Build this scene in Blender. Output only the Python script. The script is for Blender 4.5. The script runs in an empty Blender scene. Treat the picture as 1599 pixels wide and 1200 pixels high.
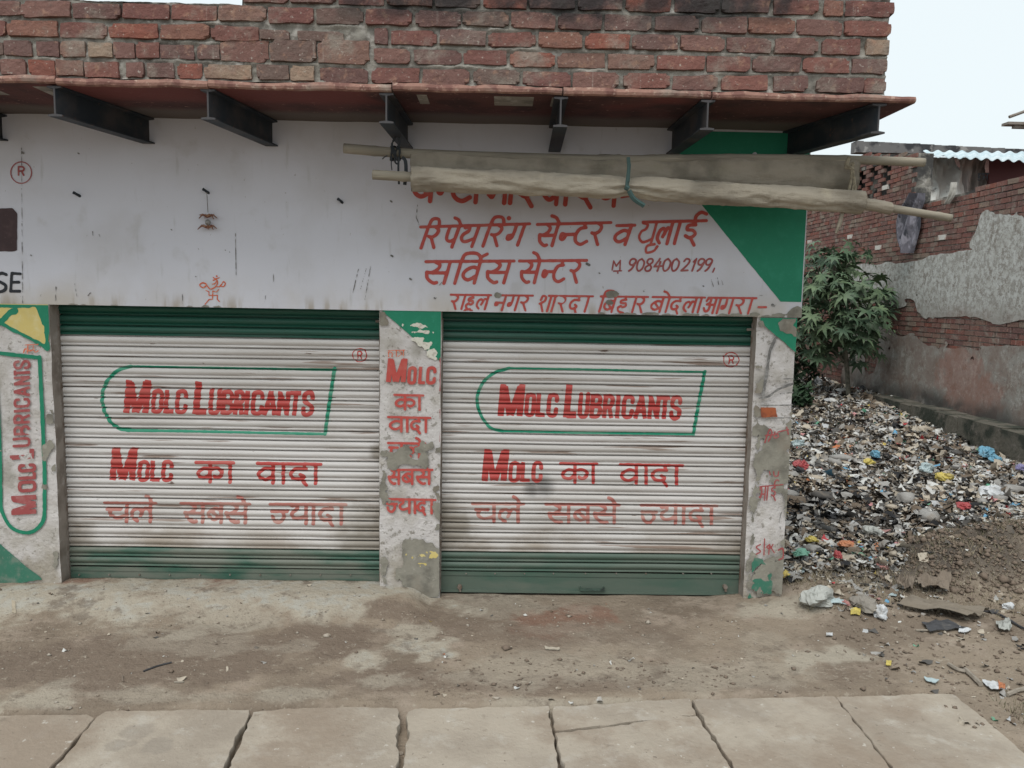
import bpy, math, random
import numpy as np
from mathutils import Vector, Matrix
PI = math.pi
random.seed(7)
sc = bpy.context.scene
COL = sc.collection

# ------------------------------------------------------------------ camera
F = 1250.; CX, CY = 799.5, 600.
p_, psi, th = math.radians(6.16), math.radians(.85), math.radians(1.02)
CAM = np.array([0, -4.63, 1.69])
_f = np.array([math.sin(psi)*math.cos(p_), math.cos(psi)*math.cos(p_), -math.sin(p_)])
_r = np.array([math.cos(psi), -math.sin(psi), 0.]); _u = np.cross(_r, _f)
_R = _r*math.cos(th)+_u*math.sin(th); _U = _u*math.cos(th)-_r*math.sin(th)
cd = bpy.data.cameras.new('camera'); cam = bpy.data.objects.new('camera', cd); COL.objects.link(cam)
cd.sensor_width = 36; cd.lens = 36*F/1599; cd.clip_end = 800; cd.clip_start = .05
m = Matrix.Identity(4)
for i in range(3):
    m[i][0] = _R[i]; m[i][1] = _U[i]; m[i][2] = -_f[i]; m[i][3] = CAM[i]
cam.matrix_world = m
sc.camera = cam

# ------------------------------------------------------------------ light
w = bpy.data.worlds.new('World'); sc.world = w; w.use_nodes = True
nt = w.node_tree; nt.nodes.clear()
out = nt.nodes.new('ShaderNodeOutputWorld'); bg = nt.nodes.new('ShaderNodeBackground')
sky = nt.nodes.new('ShaderNodeTexSky'); sky.sky_type = 'NISHITA'; sky.sun_disc = False
SUN_EL, SUN_ROT = math.radians(62), math.radians(200)
sky.sun_elevation = SUN_EL; sky.sun_rotation = SUN_ROT; sky.dust_density = 4; sky.air_density = 1.2
mx = nt.nodes.new('ShaderNodeMixRGB'); mx.inputs[0].default_value = .9
mx.inputs[2].default_value = (7.5, 8.2, 8.4, 1)        # even overcast veil over the sky
nt.links.new(sky.outputs[0], mx.inputs[1]); nt.links.new(mx.outputs[0], bg.inputs[0])
bg.inputs[1].default_value = .086
nt.links.new(bg.outputs[0], out.inputs[0])
sd = bpy.data.lights.new('sun', 'SUN'); sd.energy = 1.5; sd.angle = math.radians(38); sd.color = (1, .97, .92)
sun = bpy.data.objects.new('sun', sd); COL.objects.link(sun)
sdir = Vector((math.sin(SUN_ROT)*math.cos(SUN_EL), math.cos(SUN_ROT)*math.cos(SUN_EL), math.sin(SUN_EL)))
sun.rotation_euler = sdir.to_track_quat('Z', 'Y').to_euler()
sc.view_settings.view_transform = 'Standard'; sc.view_settings.look = 'None'
sc.view_settings.gamma = 1; sc.view_settings.exposure = 0.53
sc.view_settings.use_curve_mapping = False

# ------------------------------------------------------------------ measuring helpers (photo position -> point on a real plane)
def ray(x, y): return _f*F+_R*(x-CX)-_U*(y-CY)
def on_y(x, y, Y): d = ray(x, y); return CAM+d*((Y-CAM[1])/d[1])
def on_z(x, y, Z): d = ray(x, y); return CAM+d*((Z-CAM[2])/d[2])
def on_x(x, y, X): d = ray(x, y); return CAM+d*((X-CAM[0])/d[0])

# ------------------------------------------------------------------ value noise
def _hash(ix, iy, s):
    v = np.sin(ix*127.1+iy*311.7+s*74.7)*43758.5453
    return v-np.floor(v)
def vnoise(x, y, s=0):
    x = np.asarray(x, float); y = np.asarray(y, float)
    ix = np.floor(x); iy = np.floor(y); fx = x-ix; fy = y-iy
    fx = fx*fx*(3-2*fx); fy = fy*fy*(3-2*fy)
    a = _hash(ix, iy, s); b = _hash(ix+1, iy, s); c = _hash(ix, iy+1, s); d = _hash(ix+1, iy+1, s)
    return (a*(1-fx)+b*fx)*(1-fy)+(c*(1-fx)+d*fx)*fy
def fbm(x, y, s=0, o=4):
    t = 0; a = .5
    for k in range(o):
        t = t+a*(vnoise(x, y, s+k*7)-.5)*2; x = np.asarray(x)*2.03+3.1; y = np.asarray(y)*2.03+1.7; a *= .5
    return t
def sstep(a, b, v):
    t = np.clip((np.asarray(v, float)-a)/(b-a), 0, 1); return t*t*(3-2*t)

# ------------------------------------------------------------------ materials
class N:
    def __init__(s, name):
        s.m = bpy.data.materials.new(name); s.m.use_nodes = True; s.t = s.m.node_tree; s.t.nodes.clear()
        s.o = s.new('ShaderNodeOutputMaterial'); s.b = s.new('ShaderNodeBsdfPrincipled'); s.l(s.b.outputs[0], s.o.inputs[0])
        s.g = None
    def new(s, k): return s.t.nodes.new(k)
    def l(s, a, b): s.t.links.new(a, b)
    def pos(s, sca=(1, 1, 1), obj=False):
        if obj:
            c = s.new('ShaderNodeTexCoord').outputs['Object']
        else:
            if s.g is None: s.g = s.new('ShaderNodeNewGeometry')
            c = s.g.outputs['Position']
        if sca == (1, 1, 1): return c
        v = s.new('ShaderNodeVectorMath'); v.operation = 'MULTIPLY'; s.l(c, v.inputs[0]); v.inputs[1].default_value = sca
        return v.outputs[0]
    def noise(s, scale, d=4, r=.55, sc=(1, 1, 1), obj=False, dist=0):
        n = s.new('ShaderNodeTexNoise'); n.inputs['Scale'].default_value = scale; n.inputs['Detail'].default_value = d
        n.inputs['Roughness'].default_value = r; n.inputs['Distortion'].default_value = dist
        s.l(s.pos(sc, obj), n.inputs['Vector']); return n.outputs['Fac']
    def mr(s, v, a, b, lo=0., hi=1.):
        n = s.new('ShaderNodeMapRange'); n.interpolation_type = 'SMOOTHSTEP'
        s.l(v, n.inputs[0]); n.inputs[1].default_value = a; n.inputs[2].default_value = b; n.inputs[3].default_value = lo; n.inputs[4].default_value = hi
        return n.outputs[0]
    def math(s, op, a, b):
        n = s.new('ShaderNodeMath'); n.operation = op
        for i, v in enumerate((a, b)):
            if isinstance(v, (int, float)): n.inputs[i].default_value = v
            else: s.l(v, n.inputs[i])
        return n.outputs[0]
    def mix(s, fac, a, b, mode='MIX'):
        n = s.new('ShaderNodeMixRGB'); n.blend_type = mode
        for i, v in enumerate((fac, a, b)):
            if isinstance(v, (int, float)): n.inputs[i].default_value = v
            elif isinstance(v, tuple): n.inputs[i].default_value = (*v[:3], 1)
            else: s.l(v, n.inputs[i])
        return n.outputs[0]
    def axis(s, ax):
        n = s.new('ShaderNodeSeparateXYZ'); s.l(s.pos(), n.inputs[0]); return n.outputs['XYZ'.index(ax)]
    def attr(s, name):
        n = s.new('ShaderNodeAttribute'); n.attribute_name = name; return n.outputs['Fac']

def fac(n, spec):
    """spec: dict or list of dicts multiplied together"""
    if isinstance(spec, (int, float)): return spec
    if isinstance(spec, dict): spec = [spec]
    r = None
    for q in spec:
        if 'ax' in q:
            v = n.axis(q['ax'])
            if 'wob' in q: v = n.math('ADD', v, n.math('MULTIPLY', n.math('SUBTRACT', n.noise(q.get('ws', 3), 3), .5), q['wob']))
            v = n.mr(v, q['a'], q['b'])
        elif 'at' in q:
            v = n.mr(n.attr(q['at']), q.get('lo', 0), q.get('hi', 1))
        elif 'rnd' in q:
            o = n.new('ShaderNodeObjectInfo'); g = n.new('ShaderNodeNewGeometry')
            v = n.math('FRACT', n.math('ADD', n.math('MULTIPLY', o.outputs['Random'], q['rnd']), n.math('MULTIPLY', g.outputs['Random Per Island'], q['rnd']*1.37)), 0)
            v = n.mr(v, q['lo'], q['hi'])
        elif 'blob' in q:       # soft round patch: centre, radius, ragged by noise
            v = None
            for (cx, cy, cz, rr) in q['blob']:
                d = n.new('ShaderNodeVectorMath'); d.operation = 'DISTANCE'; n.l(n.pos(), d.inputs[0]); d.inputs[1].default_value = (cx, cy, cz)
                e = n.math('DIVIDE', d.outputs['Value'], rr)
                v = e if v is None else n.math('MINIMUM', v, e)
            v = n.math('ADD', v, n.math('MULTIPLY', n.math('SUBTRACT', n.noise(q.get('s', 8), 5), .5), q.get('wob', 1.2)))
            v = n.mr(v, q.get('hi', 1.1), q.get('lo', .7))
        else:
            v = n.mr(n.noise(q['s'], q.get('d', 4), q.get('r', .55), q.get('sc', (1, 1, 1)), q.get('obj', False), q.get('dist', 0)), q['lo'], q['hi'])
        if 'amp' in q: v = n.math('MULTIPLY', v, q['amp'])
        r = v if r is None else n.math('MULTIPLY', r, v)
    return r

def M(name, base, layers=(), rough=.85, bump=(), metal=0, spec=.3, double=False):
    n = N(name); c = base
    if not layers: n.b.inputs['Base Color'].default_value = (*base, 1)
    else:
        for (col, sp) in layers: c = n.mix(fac(n, sp), c, col)
        n.l(c, n.b.inputs['Base Color'])
    n.b.inputs['Roughness'].default_value = rough; n.b.inputs['Metallic'].default_value = metal
    n.b.inputs['Specular IOR Level'].default_value = spec
    prev = None
    for (s_, st, dist, *rest) in bump:
        bn = n.new('ShaderNodeBump'); bn.inputs['Strength'].default_value = st; bn.inputs['Distance'].default_value = dist
        n.l(n.noise(s_, 5, .6, rest[0] if rest else (1, 1, 1)), bn.inputs['Height'])
        if prev is not None: n.l(prev, bn.inputs['Normal'])
        prev = bn.outputs[0]
    if prev is not None: n.l(prev, n.b.inputs['Normal'])
    return n.m

# ------------------------------------------------------------------ objects
def tag(o, label=None, cat=None, group=None, kind=None):
    if label: o['label'] = label
    if cat: o['category'] = cat
    if group: o['group'] = group
    if kind: o['kind'] = kind
    return o
def empty(name, loc=(0, 0, 0), parent=None, **k):
    o = bpy.data.objects.new(name, None); COL.objects.link(o); o.location = loc; o.parent = parent; o.empty_display_size = .1
    return tag(o, **k)
def mesh(name, v, f, smooth=False):
    me = bpy.data.meshes.new(name)
    me.from_pydata([tuple(map(float, a)) for a in v], [], [tuple(map(int, a)) for a in f]); me.update()
    if smooth: me.polygons.foreach_set('use_smooth', [True]*len(me.polygons))
    return me
def obj(name, me, mat=None, parent=None, loc=None, rot=None, scl=None, **k):
    o = bpy.data.objects.new(name, me); COL.objects.link(o)
    if mat is not None and len(me.materials) == 0:
        for q in (mat if isinstance(mat, (list, tuple)) else [mat]): me.materials.append(q)
    o.parent = parent
    if loc is not None: o.location = loc
    if rot is not None: o.rotation_euler = rot
    if scl is not None: o.scale = scl
    return tag(o, **k)
class MB:
    def __init__(s): s.v = []; s.f = []; s.mi = []
    def add(s, v, f, mi=0):
        b = len(s.v); s.v += [tuple(a) for a in v]; s.f += [tuple(i+b for i in q) for q in f]; s.mi += [mi]*len(f)
    def box(s, x0, x1, y0, y1, z0, z1, mi=0):
        s.add([(x0, y0, z0), (x1, y0, z0), (x1, y1, z0), (x0, y1, z0), (x0, y0, z1), (x1, y0, z1), (x1, y1, z1), (x0, y1, z1)],
              [(0, 3, 2, 1), (4, 5, 6, 7), (0, 1, 5, 4), (1, 2, 6, 5), (2, 3, 7, 6), (3, 0, 4, 7)], mi)
    def tube(s, pts, rad, n=8, mi=0, cap=True, wob=0, seed=0):
        pts = [np.array(p, float) for p in pts]; R = rad if isinstance(rad, (list, tuple)) else [rad]*len(pts)
        rg = random.Random(seed); vs = []
        for i, p in enumerate(pts):
            t = pts[min(i+1, len(pts)-1)]-pts[max(i-1, 0)]; t = t/(np.linalg.norm(t)+1e-9)
            a = np.array([0, 0, 1.]) if abs(t[2]) < .9 else np.array([1., 0, 0])
            b = np.cross(t, a); b /= np.linalg.norm(b); c = np.cross(t, b)
            for k in range(n):
                an = 2*PI*k/n; rr = R[i]*(1+wob*(rg.random()-.5))
                vs.append(p+(b*math.cos(an)+c*math.sin(an))*rr)
        fs = [(i*n+k, i*n+(k+1) % n, (i+1)*n+(k+1) % n, (i+1)*n+k) for i in range(len(pts)-1) for k in range(n)]
        if cap: fs += [tuple(range(n-1, -1, -1)), tuple((len(pts)-1)*n+k for k in range(n))]
        s.add(vs, fs, mi)
    def build(s, name, mat, parent=None, smooth=False, **k):
        me = mesh(name, s.v, s.f, smooth); o = obj(name, me, mat, parent, **k)
        if any(s.mi): me.polygons.foreach_set('material_index', s.mi)
        return o
def grid_mesh(name, X, Y, Z, smooth=True):
    """X,Y,Z 2-D arrays"""
    h, w_ = X.shape; v = np.stack([X, Y, Z], -1).reshape(-1, 3)
    i = np.arange(h*w_).reshape(h, w_)
    f = np.stack([i[:-1, :-1], i[:-1, 1:], i[1:, 1:], i[1:, :-1]], -1).reshape(-1, 4)
    return np_mesh(name, v, f, smooth)
def np_mesh(name, v, f, smooth=False, mi=None):
    me = bpy.data.meshes.new(name); k = f.shape[1]
    me.vertices.add(len(v)); me.vertices.foreach_set('co', np.asarray(v, np.float32).ravel())
    me.loops.add(f.size); me.loops.foreach_set('vertex_index', f.astype(np.int32).ravel())
    me.polygons.add(len(f)); me.polygons.foreach_set('loop_start', np.arange(0, f.size, k, dtype=np.int32))
    me.polygons.foreach_set('loop_total', np.full(len(f), k, np.int32))
    me.update(calc_edges=True)
    if smooth: me.polygons.foreach_set('use_smooth', np.ones(len(f), bool))
    if mi is not None: me.polygons.foreach_set('material_index', mi.astype(np.int32))
    return me

# ------------------------------------------------------------------ paint layers: thin real sheets cut to the painted outline
class Field:
    def __init__(s, x0, x1, z0, z1, dx, dz):
        s.x = np.arange(int(round((x1-x0)/dx))+1)*dx+x0; s.z = np.arange(int(round((z1-z0)/dz))+1)*dz+z0
        s.f = np.full((len(s.z), len(s.x)), 1.0); s.dx = dx; s.dz = dz
    def win(s, xa, xb, za, zb):
        i0 = max(0, int((xa-s.x[0])/s.dx)); i1 = min(len(s.x), int((xb-s.x[0])/s.dx)+2)
        j0 = max(0, int((za-s.z[0])/s.dz)); j1 = min(len(s.z), int((zb-s.z[0])/s.dz)+2)
        return slice(j0, max(j1, j0)), slice(i0, max(i1, i0))
    def seg(s, a, b, ra, rb=None, sq=False):
        rb = ra if rb is None else rb; R = max(ra, rb)+.012
        w_ = s.win(min(a[0], b[0])-R, max(a[0], b[0])+R, min(a[1], b[1])-R, max(a[1], b[1])+R)
        if s.f[w_].size == 0: return
        X, Z = np.meshgrid(s.x[w_[1]], s.z[w_[0]])
        d = np.array([b[0]-a[0], b[1]-a[1]]); L = math.hypot(*d)
        if L < 1e-6: v = np.hypot(X-a[0], Z-a[1])-ra
        else:
            t = ((X-a[0])*d[0]+(Z-a[1])*d[1])/L; q = np.abs((X-a[0])*d[1]-(Z-a[1])*d[0])/L
            if sq: v = np.maximum(q-ra, np.maximum(-t, t-L))
            else:
                tc = np.clip(t, 0, L); v = np.hypot(q, t-tc)-(ra+(rb-ra)*tc/L)
        s.f[w_] = np.minimum(s.f[w_], v)
    def stroke(s, pts, r, sq=False):
        if not sq and len(pts) > 2: pts = catmull(pts)
        for a, b in zip(pts[:-1], pts[1:]): s.seg(a, b, r, sq=sq)
    def convex(s, pts):
        pts = [np.array(p) for p in pts]; X, Z = np.meshgrid(s.x, s.z); c = sum(pts)/len(pts); v = np.full(X.shape, -9.)
        for a, b in zip(pts, pts[1:]+pts[:1]):
            n = np.array([b[1]-a[1], a[0]-b[0]]); n /= np.linalg.norm(n)
            if np.dot(c-a, n) > 0: n = -n
            v = np.maximum(v, (X-a[0])*n[0]+(Z-a[1])*n[1])
        s.f = np.minimum(s.f, v)
    def blob(s, c, rx, rz):
        X, Z = np.meshgrid(s.x, s.z); s.f = np.minimum(s.f, (np.hypot((X-c[0])/rx, (Z-c[1])/rz)-1)*min(rx, rz))
    def rough(s, amp, sc, seed=0, o=3, sz=None):
        X, Z = np.meshgrid(s.x*sc, s.z*(sz or sc)); s.f = s.f+fbm(X+50, Z+50, seed, o)*amp
    def chips(s, sc, thr, seed=0, sz=None, zone=None):
        X, Z = np.meshgrid(s.x, s.z); n = fbm(X*sc+20, Z*(sz or sc)+20, seed, 4)
        if zone is not None: n = n+zone(X, Z)
        s.f = np.maximum(s.f, (n-thr)*.02)
    def mesh(s, name, to3, run=9999):
        f = s.f; nz, nx = f.shape; ins = f < 0; verts = []; faces = []; cache = {}
        def P(j, i):
            k = (0, j, i)
            if k not in cache: cache[k] = len(verts); verts.append((s.x[i], s.z[j]))
            return cache[k]
        def E(j0, i0, j1, i1):
            k = (1, j0, i0, j1, i1) if (j0, i0) < (j1, i1) else (1, j1, i1, j0, i0)
            if k not in cache:
                a, b = f[j0, i0], f[j1, i1]; t = a/(a-b)
                cache[k] = len(verts); verts.append((s.x[i0]+(s.x[i1]-s.x[i0])*t, s.z[j0]+(s.z[j1]-s.z[j0])*t))
            return cache[k]
        cnt = ins[:-1, :-1].astype(int)+ins[:-1, 1:]+ins[1:, 1:]+ins[1:, :-1]
        for j in range(nz-1):
            idx = np.nonzero(cnt[j])[0]; k = 0
            while k < len(idx):
                i = idx[k]
                if cnt[j, i] == 4:
                    e = k
                    while e+1 < len(idx) and e-k < run and idx[e+1] == idx[e]+1 and cnt[j, idx[e+1]] == 4: e += 1
                    i2 = idx[e]+1
                    faces.append((P(j, i), P(j, i2), P(j+1, i2), P(j+1, i))); k = e+1; continue
                cs = [(j, i), (j, i+1), (j+1, i+1), (j+1, i)]; poly = []
                for q in range(4):
                    a = cs[q]; b = cs[(q+1) % 4]
                    if ins[a]: poly.append(P(*a))
                    if ins[a] != ins[b]: poly.append(E(*a, *b))
                if len(poly) >= 3: faces.append(tuple(poly))
                k += 1
        return mesh(name, [to3(x, z) for x, z in verts], faces)
def catmull(pts, n=5):
    P = [np.array(p, float) for p in pts]; P = [2*P[0]-P[1]]+P+[2*P[-1]-P[-2]]; o = []
    for i in range(1, len(P)-2):
        a, b, c, d = P[i-1:i+3]
        for k in range(n):
            t = k/n; o.append(.5*((2*b)+(-a+c)*t+(2*a-5*b+4*c-d)*t*t+(-a+3*b-3*c+d)*t**3))
    o.append(P[-2]); return o

# ------------------------------------------------------------------ lettering strokes (unit boxes, y down: 0 = head bar, 1 = foot)
DG = {
 'aa': [('S', (.5, 0), (.5, 1))],
 'va': [('S', (.78, 0), (.78, 1)), ('C', (.78, .34), (.42, .27), (.08, .48), (.1, .72), (.4, .85), (.78, .66))],
 'ba': [('S', (.78, 0), (.78, 1)), ('C', (.78, .34), (.42, .27), (.08, .48), (.1, .72), (.4, .85), (.78, .66)), ('S', (.28, .42), (.62, .74))],
 'ka': [('S', (.5, 0), (.5, 1)), ('C', (.5, .36), (.25, .32), (.06, .5), (.08, .72), (.28, .8), (.5, .64)), ('C', (.5, .38), (.75, .3), (.95, .44), (.93, .66), (.78, .78), (.66, .72))],
 'pa': [('S', (.8, 0), (.8, 1)), ('C', (.15, .02), (.14, .35), (.22, .62), (.5, .72), (.8, .62))],
 'ya': [('S', (.82, 0), (.82, 1)), ('C', (.12, .1), (.34, .06), (.36, .26), (.16, .4), (.12, .6), (.34, .76), (.82, .62))],
 'ga': [('S', (.82, 0), (.82, 1)), ('C', (.36, .0), (.37, .45), (.3, .66), (.12, .7), (.1, .55), (.24, .52))],
 'ra': [('C', (.35, .02), (.62, .16), (.58, .38), (.32, .5), (.12, .46)), ('S', (.28, .48), (.72, 1))],
 'sa': [('C', (.28, .02), (.48, .16), (.44, .36), (.24, .5), (.06, .48)), ('C', (.06, .52), (.16, .78), (.42, .98), (.55, .96)), ('S', (.28, .52), (.84, .52)), ('S', (.84, 0), (.84, 1))],
 'na': [('S', (.8, 0), (.8, 1)), ('S', (.8, .5), (.25, .5)), ('C', (.25, .5), (.1, .5), (.1, .66), (.24, .66), (.3, .52))],
 'nh': [('S', (.95, .5), (.35, .5)), ('C', (.35, .5), (.1, .46), (.08, .68), (.28, .72), (.4, .52))],
 'tta': [('S', (.5, 0), (.5, .2)), ('C', (.6, .2), (.26, .26), (.1, .52), (.2, .82), (.55, .97), (.9, .84))],
 'la': [('S', (.86, 0), (.86, 1)), ('C', (.3, .95), (.06, .72), (.12, .4), (.34, .3), (.5, .46), (.42, .68)), ('C', (.5, .46), (.62, .28), (.86, .34))],
 'da': [('S', (.66, 0), (.66, .24)), ('C', (.72, .26), (.32, .26), (.1, .5), (.22, .78), (.52, .8), (.64, .66), (.5, .56)), ('S', (.52, .78), (.74, 1.1))],
 'ha': [('S', (.5, 0), (.5, .18)), ('C', (.6, .2), (.25, .24), (.22, .4), (.62, .42)), ('C', (.62, .42), (.7, .58), (.5, .68), (.3, .6)), ('C', (.3, .6), (.1, .74), (.25, .95), (.65, 1.06))],
 'sha': [('C', (.12, .28), (.2, .02), (.46, .08), (.44, .34), (.12, .52)), ('S', (.2, .48), (.5, 1)), ('S', (.86, 0), (.86, 1))],
 'cha': [('S', (.8, 0), (.8, 1)), ('S', (.05, .32), (.56, .32)), ('C', (.2, .36), (.16, .62), (.4, .8), (.8, .68))],
 'jh': [('S', (.05, .36), (.95, .36)), ('C', (.7, .38), (.78, .66), (.5, .94), (.2, .84), (.08, .62))],
 'dha': [('S', (.84, 0), (.84, 1)), ('C', (.06, .04), (.36, .12), (.30, .32), (.10, .42), (.06, .68), (.36, .9), (.84, .76))],
 'bha': [('S', (.84, 0), (.84, 1)), ('C', (.08, .2), (.2, .02), (.34, .2), (.34, .56), (.24, .8), (.08, .72)), ('S', (.3, .56), (.84, .56))],
 'i': [('S', (.55, 0), (.55, .16)), ('C', (.6, .18), (.24, .2), (.22, .38), (.52, .42), (.7, .58), (.5, .76), (.22, .66)), ('S', (.5, .74), (.8, 1.08))],
 'ii': [('S', (.55, 0), (.55, .16)), ('C', (.6, .18), (.24, .2), (.22, .38), (.52, .42), (.7, .58), (.5, .76), (.22, .66)), ('S', (.5, .74), (.8, 1.08)), ('C', (.5, 0), (.5, -.22), (.72, -.38), (1., -.3))],
 'a': [('C', (.1, .22), (.22, .04), (.44, .12), (.4, .34), (.2, .44)), ('C', (.2, .44), (.46, .48), (.44, .82), (.2, .88), (.04, .68)), ('S', (.42, .46), (.84, .46)), ('S', (.86, 0), (.86, 1))],
 'mi': [('S', (.12, 0), (.12, 1)), ('C', (.12, 0), (.2, -.32), (.5, -.38), (.8, -.3), (1., 0))],
 'me': [('C', (0, -.38), (.5, -.28), (1, 0))],
 'mu': [('C', (.7, 1.), (.1, 1.08), (.2, 1.36), (.8, 1.3), (1, 1.1))],
 'anu': [('D', (.5, -.3))],
 'reph': [('C', (0, 0), (.3, -.26), (1, -.36))],
}
LG = {  # block capitals
 'M': [('Q', (.14, 1), (.14, 0)), ('Q', (.86, 1), (.86, 0)), ('Q', (.2, .06), (.48, .98)), ('Q', (.8, .06), (.52, .98))],
 'O': [('C', (.5, .06), (.18, .14), (.14, .5), (.18, .86), (.5, .94), (.82, .86), (.86, .5), (.82, .14), (.5, .06))],
 'L': [('Q', (.2, 0), (.2, 1)), ('Q', (.2, .92), (.95, .92))],
 'C': [('C', (.85, .3), (.8, .12), (.5, .06), (.18, .14), (.14, .5), (.18, .86), (.5, .94), (.8, .88), (.85, .68))],
 'U': [('C', (.16, 0), (.15, .7), (.25, .92), (.5, .95), (.75, .92), (.85, .7), (.84, 0))],
 'B': [('Q', (.18, 0), (.18, 1)), ('C', (.18, .07), (.6, .06), (.82, .18), (.74, .42), (.3, .48)), ('C', (.3, .5), (.76, .52), (.88, .74), (.7, .92), (.18, .93))],
 'R': [('Q', (.18, 0), (.18, 1)), ('C', (.18, .07), (.62, .06), (.84, .22), (.74, .46), (.25, .52)), ('Q', (.55, .5), (.84, 1))],
 'I': [('Q', (.5, 0), (.5, 1))],
 'A': [('Q', (.5, 0), (.12, 1)), ('Q', (.5, 0), (.88, 1)), ('Q', (.25, .68), (.75, .68))],
 'N': [('Q', (.15, 1), (.15, 0)), ('Q', (.85, 1), (.85, 0)), ('Q', (.15, .05), (.85, .95))],
 'T': [('Q', (.5, 0), (.5, 1)), ('Q', (.04, .07), (.96, .07))],
 'S': [('C', (.86, .28), (.78, .08), (.45, .04), (.16, .16), (.2, .4), (.5, .5), (.82, .62), (.84, .84), (.5, .96), (.2, .9), (.12, .7))],
 'E': [('S', (.15, 0), (.15, 1)), ('S', (.15, .02), (.9, .0)), ('S', (.15, .5), (.8, .48)), ('S', (.15, .98), (.9, .98))],
 'm': [('S', (.05, 1), (.2, .05)), ('S', (.2, .05), (.45, .6)), ('S', (.45, .6), (.85, .0)), ('S', (.85, 0), (.8, 1)), ('S', (.2, 1.12), (.95, 1.08)), ('D', (.6, 1.3))],
 '9': [('C', (.85, .3), (.6, .5), (.25, .44), (.2, .15), (.5, .0), (.85, .1), (.85, .35), (.6, .8), (.3, 1))],
 '0': [('C', (.5, 0), (.15, .2), (.12, .7), (.4, 1), (.8, .8), (.88, .3), (.5, 0))],
 '8': [('C', (.55, .48), (.2, .3), (.3, .04), (.7, .02), (.85, .25), (.5, .5), (.12, .72), (.25, .98), (.65, .98), (.82, .72), (.55, .48))],
 '4': [('S', (.6, 0), (.1, .65)), ('S', (.1, .65), (.95, .6)), ('S', (.75, .25), (.6, 1))],
 '2': [('C', (.2, .22), (.45, 0), (.85, .1), (.8, .38), (.4, .75), (.1, .98)), ('S', (.1, .98), (.9, .95))],
 '1': [('S', (.3, .25), (.7, 0)), ('S', (.7, 0), (.4, 1))],
 ',': [('S', (.5, .9), (.2, 1.25))],
 '-': [('S', (0, .5), (1, .5))],
}
class Board:
    """collects strokes given in photo positions on the plane y = Y"""
    def __init__(s, Y, fld): s.Y = Y; s.F = fld; s.k = (Y-CAM[1])/F
    def W(s, x, y): q = on_y(x, y, s.Y); return (q[0], q[2])
    def prim(s, pr, tr, pen):
        t, pts = pr[0], [s.W(*tr(*q)) for q in pr[1:]]; r = pen*s.k
        if t == 'D': s.F.seg(pts[0], pts[0], r*1.35)
        elif t == 'C': s.F.stroke(pts, r)
        else: s.F.seg(pts[0], pts[1], r, sq=(t == 'Q'))
    def deva(s, items, bar, h, slant, pen, bars=()):
        """bar: (x0,y0,x1,y1) line of the head bar in the photo"""
        x0, y0, x1, y1 = bar; by = lambda x: y0+(y1-y0)*(x-x0)/(x1-x0)
        for (g, a, b) in items:
            for pr in DG[g]:
                s.prim(pr, lambda u, v: (a+(b-a)*u-slant*v*h, by(a+(b-a)*u)+v*h), pen)
        for (a, b) in bars: s.F.seg(s.W(a, by(a)), s.W(b, by(b)), pen*s.k*.9)
    def lat(s, items, top, bot, slant, pen):
        """top/bot: functions of x (or numbers)"""
        T = top if callable(top) else (lambda x: top); B = bot if callable(bot) else (lambda x: bot)
        for (g, a, b) in items:
            for pr in LG[g]:
                s.prim(pr, lambda u, v: (a+(b-a)*u+slant*(1-v)*(B(a)-T(a)), T(a)+(B(a)-T(a))*v), pen)
    def path(s, pts, pen, sq=False, smooth=True):
        q = [s.W(*a) for a in pts]
        if smooth and not sq: s.F.stroke(q, pen*s.k)
        else:
            for a, b in zip(q[:-1], q[1:]): s.F.seg(a, b, pen*s.k)
    def ring(s, cx, cy, rx, ry, pen):
        s.path([(cx+rx*math.cos(t), cy+ry*math.sin(t)) for t in np.linspace(0, 2*PI, 22)], pen, smooth=False)

# ------------------------------------------------------------------ material set
RUST = (.16, .075, .045); DUST = (.30, .25, .20)
m_wall = M('limewashed_wall', (.62, .625, .685), [
    ((.52, .51, .53), dict(s=1.6, lo=.45, hi=.7, amp=.6)),
    ((.45, .44, .44), dict(s=5, d=6, lo=.56, hi=.72, amp=.45)),
    ((.48, .43, .36), [dict(ax='Z', a=1.82, b=1.58, wob=.2), dict(s=2.2, d=6, lo=.4, hi=.65, sc=(1, 1, .5), amp=.75)]),
    ((.36, .31, .25), [dict(ax='Z', a=1.70, b=1.6), dict(s=7, d=5, lo=.52, hi=.68, sc=(1.6, 1, .3), amp=.8)]),
    ((.27, .25, .23), dict(s=42, d=3, lo=.7, hi=.74, sc=(1, 1, .7), amp=.7)),
    ((.42, .42, .42), dict(s=9, d=6, lo=.6, hi=.75, sc=(2.5, 1, .35), amp=.5))],
    bump=[(60, .25, .002), (7, .35, .006)])
m_pillar = M('old_whitewash', (.58, .55, .54), [
    ((.40, .37, .33), dict(s=6, d=6, lo=.42, hi=.68, amp=.8)),
    ((.66, .64, .62), dict(s=14, d=5, lo=.55, hi=.7, amp=.6)),
    ((.24, .22, .19), dict(s=30, d=6, r=.7, lo=.57, hi=.63, amp=.8)),
    ((.30, .26, .20), [dict(ax='Z', a=.35, b=0., wob=.3), dict(s=5, d=5, lo=.35, hi=.6, amp=.8)]),
    ((.33, .31, .28), dict(s=3, d=6, lo=.56, hi=.72, amp=.8))],
    bump=[(38, .9, .008), (12, .6, .014)])
m_cement = M('bare_cement', (.27, .255, .215), [
    ((.17, .16, .135), dict(s=9, d=6, lo=.42, hi=.66)), ((.36, .34, .29), dict(s=25, d=5, lo=.58, hi=.7, amp=.7)),
    ((.20, .15, .11), dict(s=2.5, lo=.5, hi=.7, amp=.6))], rough=.95, bump=[(50, .8, .004), (9, .5, .01)])
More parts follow.
